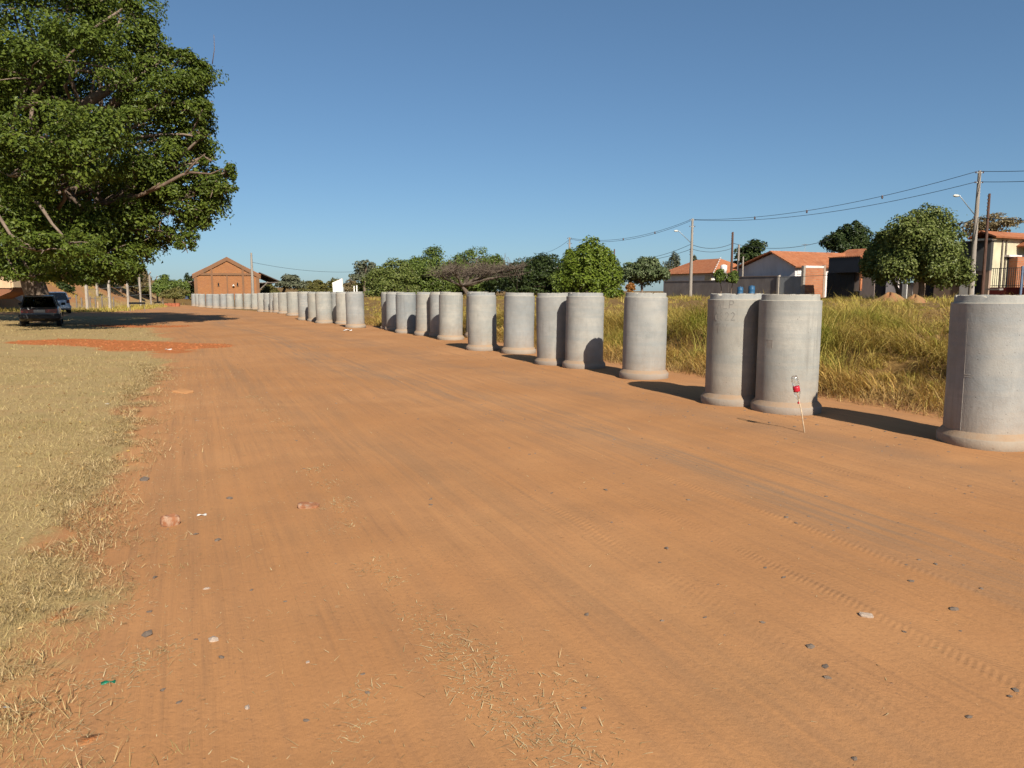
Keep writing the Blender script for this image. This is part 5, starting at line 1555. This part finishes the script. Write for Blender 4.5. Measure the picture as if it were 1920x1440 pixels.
for i, (px, yt, Y) in enumerate(((142, 553, 70), (178, 556, 75), (212, 557, 80), (168, 556, 72), (190, 554, 77), (152, 558, 71))):
    q = at(px, yt, Y); z0 = float(gh(q[0], Y)); r_ = MB().tube([(0, 0, -.2), (.03, 0, .5), (.02, 0, max(.7, q[2] - z0))], .07, 6).build('stake', M['grey_timber'], None); r_.location = (q[0], Y, z0)
    tag(r_, ['first', 'fourth', 'sixth', 'third', 'fifth', 'second'][i] + ' short weathered stake from the left along the foot of the bank', 'stake', 'stakes along the foot of the bank')
g = ground(184, 580); st_ = MB().tube([(0, 0, -.1), (0, 0, .75)], .035, 6).build('marker_stake', M['stick'], None); st_.location = g.tolist(); tag(st_, 'single thin pale stake standing on the sandy ground', 'stake')
# low white wall at the far left
q0, q1 = at(-60, 562, 60), at(42, 560, 60)
r = empty('low_wall', (q0[0], 60, float(gh(q0[0], 60))), 0, 'low pale wall under the tipper body at left', 'wall')
part(MB().box(q0[0], q1[0], 60, 60.25, float(gh(q1[0], 60)) - .3, at(20, 553, 60)[2]), 'panel', 'white_paint', r, tuple(r.location))
part(MB().box(q0[0], q1[0] + .03, 59.95, 60.3, at(20, 553, 60)[2] + .002, at(20, 553, 60)[2] + .06), 'coping', 'white_paint', r, tuple(r.location))
# black low barrier bar on two legs
Y = 64.0
a_, b_ = at(242, 568, Y), at(272, 568, Y); gz = float(gh((a_[0] + b_[0]) / 2, Y))
r = empty('barrier_bar', ((a_[0] + b_[0]) / 2, Y, gz), 0, 'low black horizontal bar on two thin legs on the sandy ground', 'barrier')
o = tuple(r.location); zc = at(257, 568, Y)[2]
part(MB().box(a_[0], b_[0], Y - .04, Y + .04, zc - .10, zc + .06), 'beam', 'black_metal', r, o)
for x_ in (a_[0] + .06, b_[0] - .06): part(MB().tube([(x_, Y, gz - .1), (x_, Y, zc - .1)], .02, 6), 'leg', 'grey_timber', r, o)
# low orange barrier at the road end
Y = 92.0
a_, b_ = at(308, 566, Y), at(336, 566, Y); gz = float(gh((a_[0] + b_[0]) / 2, Y))
r = empty('orange_barrier', ((a_[0] + b_[0]) / 2, Y, gz), 0, 'low orange-red barrier across the road end', 'barrier'); o = tuple(r.location)
for k in range(4):
    xx = a_[0] + (b_[0] - a_[0]) * k / 4; x2 = a_[0] + (b_[0] - a_[0]) * (k + 1) / 4 - .04
    part(MB().box(xx, x2, Y, Y + .3, gz - .05, gz + .38 + .03 * (k % 2)), 'barrier_block', 'orange_mesh', r, o)
# white slanted panel behind the far pipes
Y = 60.0
pts = [at(624.5, 548, Y), at(643, 548, Y), at(642, 521.5, Y), at(623, 530, Y)]
gz = float(gh(pts[0][0], Y))
r = empty('slanted_board', (pts[0][0], Y, gz), 0, 'white board with slanted top edge rising behind the far pipes', 'board'); o = tuple(r.location)
part(MB().prism([(p[0], p[2]) for p in pts], Y, Y + .12, lambda b, x, z: (x, b, z)), 'board', 'white_sheet', r, o)
for p in (pts[0], pts[1]): part(MB().tube([(p[0], Y + .2, gz - .2), (p[0], Y + .2, p[2] + .4)], .05, 6), 'leg', 'galv', r, o)
for i, (px, yt) in enumerate(((664, 536), (669, 535))):
    Y = 70; q = at(px, yt, Y); z0 = float(gh(q[0], Y)); s_ = MB().box(-.05, .05, -.05, .05, -.2, q[2] - z0).build('marker_post', M['white_sheet'], None); s_.location = (q[0], Y, z0)
    tag(s_, ['left', 'right'][i] + ' of two white marker posts showing over the far pipes', 'post', 'white marker posts')

# mound of red soil in the field and dead brush
def mound(name, px, py, Y, rx, h, label, mat, n=22):
    c = at(px, py, Y); z0 = float(gh(c[0], Y)) - .1
    vs = []; fs = []
    for i in range(9):
        rr = i / 8
        for k in range(n):
            t = 2 * math.pi * k / n
            wob = 1 + .18 * math.sin(3 * t + 1) + .1 * math.sin(5 * t)
            zz = h * (math.cos(rr * math.pi) * .5 + .5) * (1 + .25 * math.sin(4 * t + rr * 3))
            x_, y_ = rr * rx * wob * math.cos(t), rr * rx * .7 * wob * math.sin(t)
            vs.append((x_, y_, zz + random.uniform(-.03, .03)))
    for i in range(8):
        for k in range(n):
            k2 = (k + 1) % n
            fs.append((i * n + k, (i + 1) * n + k, (i + 1) * n + k2, i * n + k2))
    o_ = MB().add(vs, fs).build(name, M[mat], None, None, True); o_.location = (c[0], Y, z0)
    tag(o_, label, 'mound')
mound('soil_mound', 1668, 555, 50, 1.5, .62, 'low mound of red soil in front of the round tree', 'red_soil')
mound('soil_mound', 1715, 558, 46, 1.1, .5, 'smaller mound of reddish soil right of the larger mound', 'red_soil')

# ------------------------------------------------------------------ grass and litter
def blades(name, base, head, length, width, lean, curl, mat, seg=3, zfun=True):
    """curved grass blades as ribbons. head = direction of lean, lean and curl in radians"""
    n = len(base)
    d = np.stack([np.cos(head), np.sin(head), np.zeros(n)], -1)
    side = np.stack([-np.sin(head), np.cos(head), np.zeros(n)], -1)
    tw = RNG.uniform(-.9, .9, n)
    side = side * np.cos(tw)[:, None] + d * np.sin(tw)[:, None]
    V = np.empty((n, seg * 2 + 1, 3))
    p = base.copy(); ang = lean.copy()
    for k in range(seg):
        w = (width * (1 - k / seg * .75))[:, None]
        V[:, 2 * k] = p - side * w * .5; V[:, 2 * k + 1] = p + side * w * .5
        st_ = (length / seg)[:, None]
        p = p + (d * np.sin(ang)[:, None] + np.array([0, 0, 1.]) * np.cos(ang)[:, None]) * st_
        ang = ang + curl / seg
    V[:, 2 * seg] = p
    ids = np.arange(n)[:, None] * (seg * 2 + 1)
    T = []
    for k in range(seg - 1):
        a = 2 * k
        T += [np.concatenate([ids + a, ids + a + 1, ids + a + 3], 1), np.concatenate([ids + a, ids + a + 3, ids + a + 2], 1)]
    a = 2 * (seg - 1)
    T.append(np.concatenate([ids + a, ids + a + 1, ids + a + 2], 1))
    return link(name, mesh_np(name, V.reshape(-1, 3), np.concatenate(T, 0)), M[mat])

def bilin(field_, x, y):
    """value of a ground mask at points"""
    ix = np.clip(np.searchsorted(gx, x) - 1, 0, NX - 2); iy = np.clip(np.searchsorted(gy, y) - 1, 0, NY - 2)
    fx = (x - gx[ix]) / (gx[ix + 1] - gx[ix]); fy = (y - gy[iy]) / (gy[iy + 1] - gy[iy])
    return (field_[iy, ix] * (1 - fx) + field_[iy, ix + 1] * fx) * (1 - fy) + (field_[iy + 1, ix] * (1 - fx) + field_[iy + 1, ix + 1] * fx) * fy

def zat(x, y): return bilin(GZ, x, y)

def lawn_patch(n, y0, y1, wide, ln, wd, seed):
    y = RNG.uniform(y0, y1, n)
    ue = RNG.uniform(7.2, 7.2 + wide, n)
    x = np.interp(y, LY, LX) - ue / .915
    m = bilin(lawn, x, y) + (fbm(x * 2.6, y * 2.6, seed, 4) - .5) * 1.2 > RNG.uniform(.22, .85, n)
    m &= (x > -.78 * y - 3)
    x, y = x[m], y[m]
    dens = fbm(x * 1.3, y * 1.3, 91, 3)
    keep = RNG.uniform(0, 1, len(x)) < ss(.2, .55, dens) * .8 + .2
    x, y = x[keep], y[keep]
    k = len(x)
    return np.stack([x, y, zat(x, y) - .004], -1), RNG.uniform(0, 6.28, k), RNG.gamma(4, ln / 4, k).clip(ln * .3, ln * 2.2), RNG.uniform(.7, 1.3, k) * wd, RNG.uniform(.55, 1.5, k), RNG.uniform(-.2, .8, k)
B = [lawn_patch(150000, 1.2, 4.2, 4.5, .042, .0024, 61), lawn_patch(170000, 4.2, 9, 9, .044, .0036, 61), lawn_patch(100000, 9, 18, 16, .048, .0065, 61), lawn_patch(60000, 18, 48, 34, .06, .014, 61)]
args = [np.concatenate(q) for q in zip(*B)]
tag(blades('lawn_grass', *args, 'lawn_blades', 2), 'short dry straw-coloured lawn grass left of the road', 'grass', None, 'stuff')

# tall tussocky grass on the bank right of the pipes
def tussocks():
    P, Hd, Ln, Wd_, Le, Cu = [], [], [], [], [], []
    def field_pts(n, y0, y1, s0, s1, pw=1.0):
        y = RNG.uniform(y0, y1, n); s = s0 + (s1 - s0) * RNG.uniform(0, 1, n) ** pw
        x = np.interp(y, LY, LX) + s / .915
        return x, y, s
    for (n, y0, y1, s0, s1, pw, nb_, ln, wd_, rad) in ((420, 3, 22, 2.0, 9, 1.0, 190, .74, .0095, .30), (600, 3, 22, 1.35, 9, 1.0, 50, .55, .009, .15), (1000, 3, 40, 8, 30, 1.0, 40, .60, .018, .22), (900, 22, 60, 1.1, 14, 1.2, 40, .42, .018, .2), (900, 40, 95, 8, 50, 1.0, 26, .45, .035, .4)):
        x, y, s = field_pts(n, y0, y1, s0, s1, pw)
        vis = (x < .85 * y + 4) & (x > -.5 * y)
        x, y, s = x[vis], y[vis], s[vis]
        patch = fbm(x * .5, y * .5, 44, 3)
        size = (.30 + 1.0 * ss(.42, .60, patch)) * ss(.9, 2.2, s + .9) * RNG.uniform(.7, 1.25, len(x))
        cnt = nb_
        k = len(x) * cnt
        rep = lambda q: np.repeat(q, cnt)
        t = RNG.uniform(0, 6.28, k); rr = rad * np.sqrt(RNG.uniform(0, 1, k)) * rep(size)
        bx = rep(x) + rr * np.cos(t); by = rep(y) + rr * np.sin(t)
        flop = rep(RNG.uniform(0, 6.28, len(x)))
        P.append(np.stack([bx, by, zat(bx, by) - .02], -1))
        Hd.append(np.where(RNG.uniform(0, 1, k) < .55, t, flop + RNG.normal(0, .6, k)))
        Ln.append(ln * rep(size) * RNG.uniform(.5, 1.25, k)); Wd_.append(wd_ * RNG.uniform(.6, 1.4, k))
        Le.append(RNG.uniform(.0, .6, k)); Cu.append(RNG.uniform(1.1, 3.3, k))
    return [np.concatenate(q) for q in (P, Hd, Ln, Wd_, Le, Cu)]
tag(blades('field_grass', *tussocks(), 'tall_grass', 4), 'tall yellow-green tussock grass behind the row of pipes', 'grass', None, 'stuff')
n = 60000
y = 3 + 42 * RNG.uniform(0, 1, n) ** 1.4; s_ = 1.25 + 16 * RNG.uniform(0, 1, n) ** 1.5
x = np.interp(y, LY, LX) + s_ / .915
m = (x < .85 * y + 4) & (x > -.5 * y)
x, y = x[m], y[m]; k = len(x)
tag(blades('matted_grass', np.stack([x, y, zat(x, y) - .02], -1), RNG.uniform(0, 6.28, k), RNG.uniform(.14, .42, k), RNG.uniform(.006, .012, k) * (1 + y * .03), RNG.uniform(.2, 1.2, k), RNG.uniform(.3, 1.8, k), 'brown_straw', 3), 'matted dry grass between the tall tussocks on the bank', 'grass', None, 'stuff')
# long grass that hangs over the little scarp towards the road, and the flopped golden edge below it
def hanging(n, y0, y1, sc, sd, ln, lift, mat, name, label, wd):
    y = RNG.uniform(y0, y1, n); s0 = sc + sd * RNG.normal(0, 1, n)
    x = np.interp(y, LY, LX) + s0 / .915
    s_eff = s0 + 1.5 * (fbm(x * .55, y * .55, 83, 3) - .5)
    clump = fbm(x * 1.7, y * 1.7, 29, 3)
    m = (x < .8 * y + 3) & (clump > .42) & ((s_eff > 3.2) if lift else (s0 > 1.05))
    x, y, clump = x[m], y[m], clump[m]; k = len(x)
    head = math.atan2(-.39, -.92) + RNG.normal(0, .65, k) + (vnoise(x * 1.3, y * 1.3, 6) - .5) * 2.0
    return tag(blades(name, np.stack([x, y, zat(x, y) + RNG.uniform(0, .06, k)], -1), head, ln * RNG.uniform(.5, 1.3, k) * (.6 + .9 * ss(.42, .65, clump)), wd * RNG.uniform(.6, 1.4, k) * (1 + y * .03), RNG.uniform(.1, .9, k), RNG.uniform(1.0, 2.6, k), mat, 4), label, 'grass', None, 'stuff')
hanging(26000, 3, 34, 3.7, .45, .62, True, 'tall_grass', 'hanging_grass', 'long golden grass drooping over the low scarp of the bank', .009)
hanging(26000, 3, 38, 1.75, .35, .36, False, 'golden_straw', 'golden_edge_grass', 'flopped golden-brown grass along the front of the bank', .008)
# low matted fringe at the foot of the bank
n = 26000
y = RNG.uniform(3, 40, n); s = RNG.normal(1.25, .4, n)
x = np.interp(y, LY, LX) + s / .915
m = (s > .75) & (x < .8 * y + 3)
x, y = x[m], y[m]; k = len(x)
tag(blades('dry_grass_fringe', np.stack([x, y, zat(x, y) - .005], -1), RNG.uniform(0, 6.28, k), RNG.uniform(.1, .34, k), RNG.uniform(.005, .011, k), RNG.uniform(.3, 1.3, k), RNG.uniform(.2, 1.6, k), 'brown_straw', 3), 'dry brown grass fringe at the foot of the weedy bank', 'grass', None, 'stuff')
# grass on the far left bank
n = 16000
y = RNG.uniform(52, 105, n); e = RNG.uniform(-4.5, 6, n); x = fenceline(y) - e
k = n
m = fbm(x * .3, y * .3, 55, 3) > .46 + .22 * (e > .8)
x, y = x[m], y[m]; k = len(x)
tag(blades('bank_grass', np.stack([x, y, gh(x, y) - .03], -1), RNG.uniform(0, 6.28, k), RNG.uniform(.15, .45, k), RNG.uniform(.025, .05, k), RNG.uniform(.0, .8, k), RNG.uniform(.2, 1.2, k), 'tall_grass', 3), 'rough grass along the far fence and earth bank', 'grass', None, 'stuff')

# straw litter on the road: along the lawn edge, the middle strip and at random
def litter(pts_px, spread, n):
    out = []
    for (px, py, w) in pts_px:
        g_ = ground(px, py)
        k = int(n * w)
        out.append(np.stack([g_[0] + RNG.normal(0, spread * w ** .5, k), g_[1] + RNG.normal(0, spread * w ** .5 * 1.3, k)], -1))
    return np.concatenate(out)
strip = [(352, 690, 1.6), (470, 745, 1), (500, 770, .8), (590, 880, .8), (615, 905, .9), (640, 945, .9), (655, 985, .6), (700, 1060, .5), (740, 1090, .4), (790, 1160, .7), (845, 1205, .9), (860, 1235, 1.1), (900, 1255, .9), (895, 1290, .8), (920, 1335, .7), (1000, 1340, .6), (1060, 1280, .7), (1090, 1410, 1.2), (1040, 1400, .8), (670, 1310, .5), (660, 1380, .4), (990, 1380, .5),
         (310, 1230, .6), (230, 1150, .8), (290, 1010, .5), (260, 1240, .7), (190, 1280, .9), (150, 1380, .8), (520, 790, .6), (440, 880, .3), (545, 800, .4)]
q = litter(strip, .085, 140)
n = 5200
y = RNG.uniform(1.6, 16, n); ue = np.concatenate([RNG.uniform(.5, 8.6, 1500), 8.1 - RNG.gamma(1.2, .55, n - 1500)])
x = np.interp(y, LY, LX) - ue / .915
q = np.concatenate([q, np.stack([x, y], -1)])
q = q[(q[:, 1] > 1.4)]
k = len(q)
tag(blades('straw_litter', np.stack([q[:, 0], q[:, 1], zat(q[:, 0], q[:, 1]) + .003], -1), RNG.uniform(0, 6.28, k), RNG.gamma(2.4, .010, k).clip(.008, .10), RNG.uniform(.0016, .0036, k) * (1 + q[:, 1] * .11), RNG.uniform(1.2, 1.62, k), RNG.uniform(-.3, .35, k), 'straw', 2),
    'bits of dry straw scattered over the dirt road', 'straw', None, 'stuff')
# thatch clippings heaped along the lawn edge
n = 42000
y = 1.4 + 14.6 * RNG.uniform(0, 1, n) ** 1.3; ue = 8.32 + RNG.normal(0, .18, n) + .5 * (fbm(y * 1.1, y * 0 + 3.3, 19, 3) - .5)
x = np.interp(y, LY, LX) - ue / .915
m = fbm(x * 3.0, y * 3.0, 71, 4) > .44
x, y = x[m], y[m]; k = len(x)
tag(blades('edge_thatch', np.stack([x, y, zat(x, y) + RNG.uniform(0, .022, k)], -1), RNG.uniform(0, 6.28, k), RNG.gamma(3, .014, k).clip(.012, .10), RNG.uniform(.0016, .0034, k) * (1 + .10 * y), RNG.uniform(.6, 1.62, k), RNG.uniform(-.5, 1.0, k), 'thatch', 2), 'matted dry clippings along the lawn edge', 'straw', None, 'stuff')
# fallen leaves on the lawn edge
n = 260
y = RNG.uniform(1.6, 13, n); ue = 8.6 + RNG.gamma(1.5, .7, n) - .5
x = np.interp(y, LY, LX) - ue / .915
pp = np.stack([x, y, zat(x, y) + .012], -1); nn = rand_dirs(n); nn[:, 2] = np.abs(nn[:, 2]) + 1.2; nn /= np.linalg.norm(nn, axis=1)[:, None]
M['dead_leaf'] = leafmat('fallen_leaf', (0.24, 0.11, 0.035), (0.42, 0.26, 0.08), (0.50, 0.34, 0.16), .15)
tag(link('fallen_leaves', leaf_mesh('fallen_leaves', pp, nn, RNG.uniform(.025, .06, n), .6), M['dead_leaf']), 'small yellow and brown fallen leaves on the lawn edge', 'leaves', None, 'stuff')

# grit: tiny stones too many to count
def pebble_verts(n, seed):
    rs = np.random.default_rng(seed)
    ico = np.array([(0, 0, 1), (.894, 0, .447), (.276, .851, .447), (-.724, .526, .447), (-.724, -.526, .447), (.276, -.851, .447), (.724, .526, -.447), (-.276, .851, -.447), (-.894, 0, -.447), (-.276, -.851, -.447), (.724, -.526, -.447), (0, 0, -1)])
    fc = np.array([(0, 1, 2), (0, 2, 3), (0, 3, 4), (0, 4, 5), (0, 5, 1), (1, 6, 2), (2, 7, 3), (3, 8, 4), (4, 9, 5), (5, 10, 1), (6, 7, 2), (7, 8, 3), (8, 9, 4), (9, 10, 5), (10, 6, 1), (11, 7, 6), (11, 8, 7), (11, 9, 8), (11, 10, 9), (11, 6, 10)])
    v = ico[None] * rs.uniform(.65, 1.25, (n, 12, 1))
    return v, fc
n = 1900
y = RNG.uniform(1.6, 22, n); ue = RNG.uniform(.1, 8.5, n); ue[:800] = RNG.uniform(.4, 2.2, 800); ue[800:1150] = 3.4 + RNG.normal(0, .5, 350) + .08 * (y[800:1150] - 5)
x = np.interp(y, LY, LX) - ue / .915
v, fc = pebble_verts(n, 5)
r_ = RNG.gamma(2.0, .003, n).clip(.0025, .016)
v = v * r_[:, None, None] * np.array([1.2, 1.0, .55]) + np.stack([x, y, zat(x, y) - r_ * .05], -1)[:, None]
f = (fc[None] + (np.arange(n) * 12)[:, None, None]).reshape(-1, 3)
tag(link('grit', mesh_np('grit', v.reshape(-1, 3), f, False), M['stone']), 'fine dark gravel scattered over the dirt road', 'gravel', None, 'stuff')

n = 1500
pc = [ground(95, 642), ground(200, 645), ground(300, 652), ground(390, 650), ground(270, 612)]
pi = RNG.integers(0, len(pc), n)
x = np.array([pc[i][0] for i in pi]) + RNG.normal(0, 2.0, n); y = np.array([pc[i][1] for i in pi]) + RNG.normal(0, .9, n)
m = bilin(red, x, y) > .45
x, y = x[m], y[m]; n = len(x)
v, fc = pebble_verts(n, 6)
r_ = RNG.gamma(2.0, .009, n).clip(.006, .05)
v = v * r_[:, None, None] * np.array([1.2, 1.0, .7]) + np.stack([x, y, zat(x, y) + r_ * .1], -1)[:, None]
f = (fc[None] + (np.arange(n) * 12)[:, None, None]).reshape(-1, 3)
M['clod'] = plain('red_clods', (0.42, 0.145, 0.05), .95, .3, 6)
tag(link('red_clods', mesh_np('red_clods', v.reshape(-1, 3), f, False), M['clod']), 'crumbled red clods on the turned earth', 'clods', None, 'stuff')

# larger single stones
v1, fc = pebble_verts(6, 9)
SM = [MB().add(vv * np.array([1.2, .9, .5]), [tuple(t) for t in fc]).mesh('stone') for vv in v1]
def put(me, mat, px, py, wpx, name, label, cat, group=None, sz=1.0):
    g_ = ground(px, py); dist = math.hypot(g_[1], CH)
    s_ = wpx / F * dist / 2.3
    o_ = bpy.data.objects.new(name, me.copy() if len(me.materials) and me.materials[0] != M[mat] else me)
    if len(o_.data.materials): o_.data.materials[0] = M[mat]
    else: o_.data.materials.append(M[mat])
    COL.objects.link(o_)
    o_.location = (g_[0], g_[1], g_[2] + s_ * .04); o_.scale = (s_, s_, s_ * sz); o_.rotation_euler = (random.uniform(-.2, .2), random.uniform(-.2, .2), random.uniform(0, 6))
    tag(o_, label, cat, group)
SM2 = [m_.copy() for m_ in SM]
stones = [(1519, 1213, 17), (1547, 1250, 15), (1552, 1271, 14), (1250, 1028, 14), (1469, 1083, 12), (1435, 1065, 10), (1474, 970, 9), (1493, 981, 8), (1708, 1090, 12), (1755, 1058, 11), (1790, 1143, 20), (1817, 1345, 14), (1893, 1306, 12), (1905, 1295, 14),
          (1100, 1153, 13), (807, 936, 9), (367, 1002, 12), (408, 1013, 16), (276, 1190, 26), (280, 1147, 12), (305, 1294, 11), (335, 1317, 12), (290, 1083, 14), (430, 935, 16), (1602, 1423, 13), (1696, 1185, 10), (1430, 1167, 10), (1321, 1158, 9), (1034, 925, 8), (1136, 919, 11), (471, 1107, 9), (270, 900, 22), (1490, 800, 8), (1443, 793, 7), (1532, 797, 7), (415, 1233, 14), (1840, 1104, 9)]
NTH = ['nearest to', 'second from', 'third from', 'fourth from', 'fifth from', 'sixth from', 'seventh from', 'eighth from', 'ninth from', 'tenth from', 'eleventh from', 'twelfth from', 'thirteenth from']
def zone(px): return ('left side', 'middle', 'right half', 'far right')[(px > 480) + (px > 1300) + (px > 1650)]
for i, (px, py, w_) in enumerate(stones):
    k = sum(1 for q_ in stones if zone(q_[0]) == zone(px) and (q_[1], q_[0]) > (py, px))
    put(SM[i % 6], 'stone', px, py, w_, 'stone', f'loose dark grey stone on the {zone(px)} of the road, {NTH[k]} the bottom edge', 'stone', 'loose grey stones on the road')
for i, (px, py, w_) in enumerate(((400, 1200, 22), (577, 1242, 9), (464, 1327, 14), (388, 1104, 12))):
    put(SM2[i], 'stone_pale', px, py, w_, 'pale_stone', ['largest pale pebble on the left of the road, below the broken red brick', 'tiny pale pebble right of the largest pale one', 'pale pebble nearest the bottom edge at left', 'pale pebble just below the broken red brick'][i], 'stone', 'pale pebbles on the road')
# broken bricks, scraps
def chunk(px, py, wpx, label, mat, seed, name='brick_fragment', cat='brick', flat=1.0):
    g_ = ground(px, py); s_ = wpx / F * math.hypot(g_[1], CH)
    random.seed(seed)
    import bmesh
    bm = bmesh.new(); bmesh.ops.create_icosphere(bm, subdivisions=3, radius=.5)
    for v in bm.verts:
        c = v.co.copy()
        q = Vector([math.copysign(abs(2 * k) ** .55 / 2, k) for k in c])
        nz_ = math.sin(c.x * 9 + seed) * math.sin(c.y * 11 + seed * 2) * math.sin(c.z * 8 + seed) * .10 + random.uniform(-.018, .018)
        v.co = Vector((q.x * (1 + nz_), q.y * .62 * (1 + nz_), (q.z * .5 + .1) * (1 + nz_ * 1.5) * flat))
    me = bpy.data.meshes.new(name); bm.to_mesh(me); bm.free()
    o_ = link(name, me, M[mat]); o_.location = g_.tolist(); o_.scale = (s_, s_, s_); o_.rotation_euler = (.1, .08, random.uniform(-.6, .6))
    tag(o_, label, cat)
chunk(319, 984, 34, 'broken red brick with pale mortar at the lawn edge', 'brickbit', 4, flat=1.25)
bpy.data.objects['brick_fragment'].location.z += .012
chunk(578, 950, 40, 'half-buried flat brick piece in the middle of the left track', 'brickbit', 8, flat=.45)
chunk(343, 736, 40, 'grey clod left of the straw strip, far up the lawn edge', 'ground', 12, 'clod', 'clod', .3)
chunk(1624, 1155, 24, 'whitish crumbled lump on the road at right', 'stone_pale', 15, 'pale_lump', 'lump', .5)
def scrap(px, py, wpx, label, mat, name, cat, seed):
    g_ = ground(px, py); s_ = wpx / F * math.hypot(g_[1], CH)
    random.seed(seed)
    vs = []; fs = []
    for j in range(4):
        for i in range(7):
            u_, v_ = i / 6 - .5, j / 3 - .5
            vs.append((u_ + random.uniform(-.03, .03), v_ * .35 + .06 * math.sin(u_ * 6 + seed), .05 + .07 * math.sin(u_ * 7 + v_ * 3 + seed) + .05 * random.random()))
    for j in range(3):
        for i in range(6): fs.append((j * 7 + i, j * 7 + i + 1, j * 7 + i + 8, j * 7 + i + 7))
    o_ = MB().add(vs, fs).build(name, M[mat], None, None, True); o_.location = (g_[0], g_[1], g_[2] + .004); o_.scale = (s_, s_, s_); o_.rotation_euler = (0, 0, random.uniform(-.5, .5))
    so = o_.modifiers.new('thick', 'SOLIDIFY'); so.thickness = .03
    tag(o_, label, cat)
scrap(203, 1282, 22, 'small green plastic scrap in the straw at lower left', 'green_scrap', 'plastic_scrap', 'plastic scrap', 2)
scrap(378, 967, 16, 'small white paper scrap right of the broken red brick', 'paper', 'paper_scrap', 'paper scrap', 3)
scrap(316, 656, 12, 'white scrap on the red turned earth', 'paper', 'paper_scrap', 'paper scrap', 5)
scrap(201, 758, 8, 'tiny white scrap on the lawn', 'paper', 'paper_scrap', 'paper scrap', 7)
scrap(652, 620, 16, 'white wrapper with red end at the foot of the far pipes', 'paper', 'paper_scrap', 'paper scrap', 9)
scrap(416, 578, 7, 'white bag at the foot of the farthest pipes', 'paper', 'paper_scrap', 'paper scrap', 11)
scrap(13, 1328, 12, 'greyish bottle cap sized scrap at lower left lawn', 'plate', 'plastic_scrap', 'plastic scrap', 13)
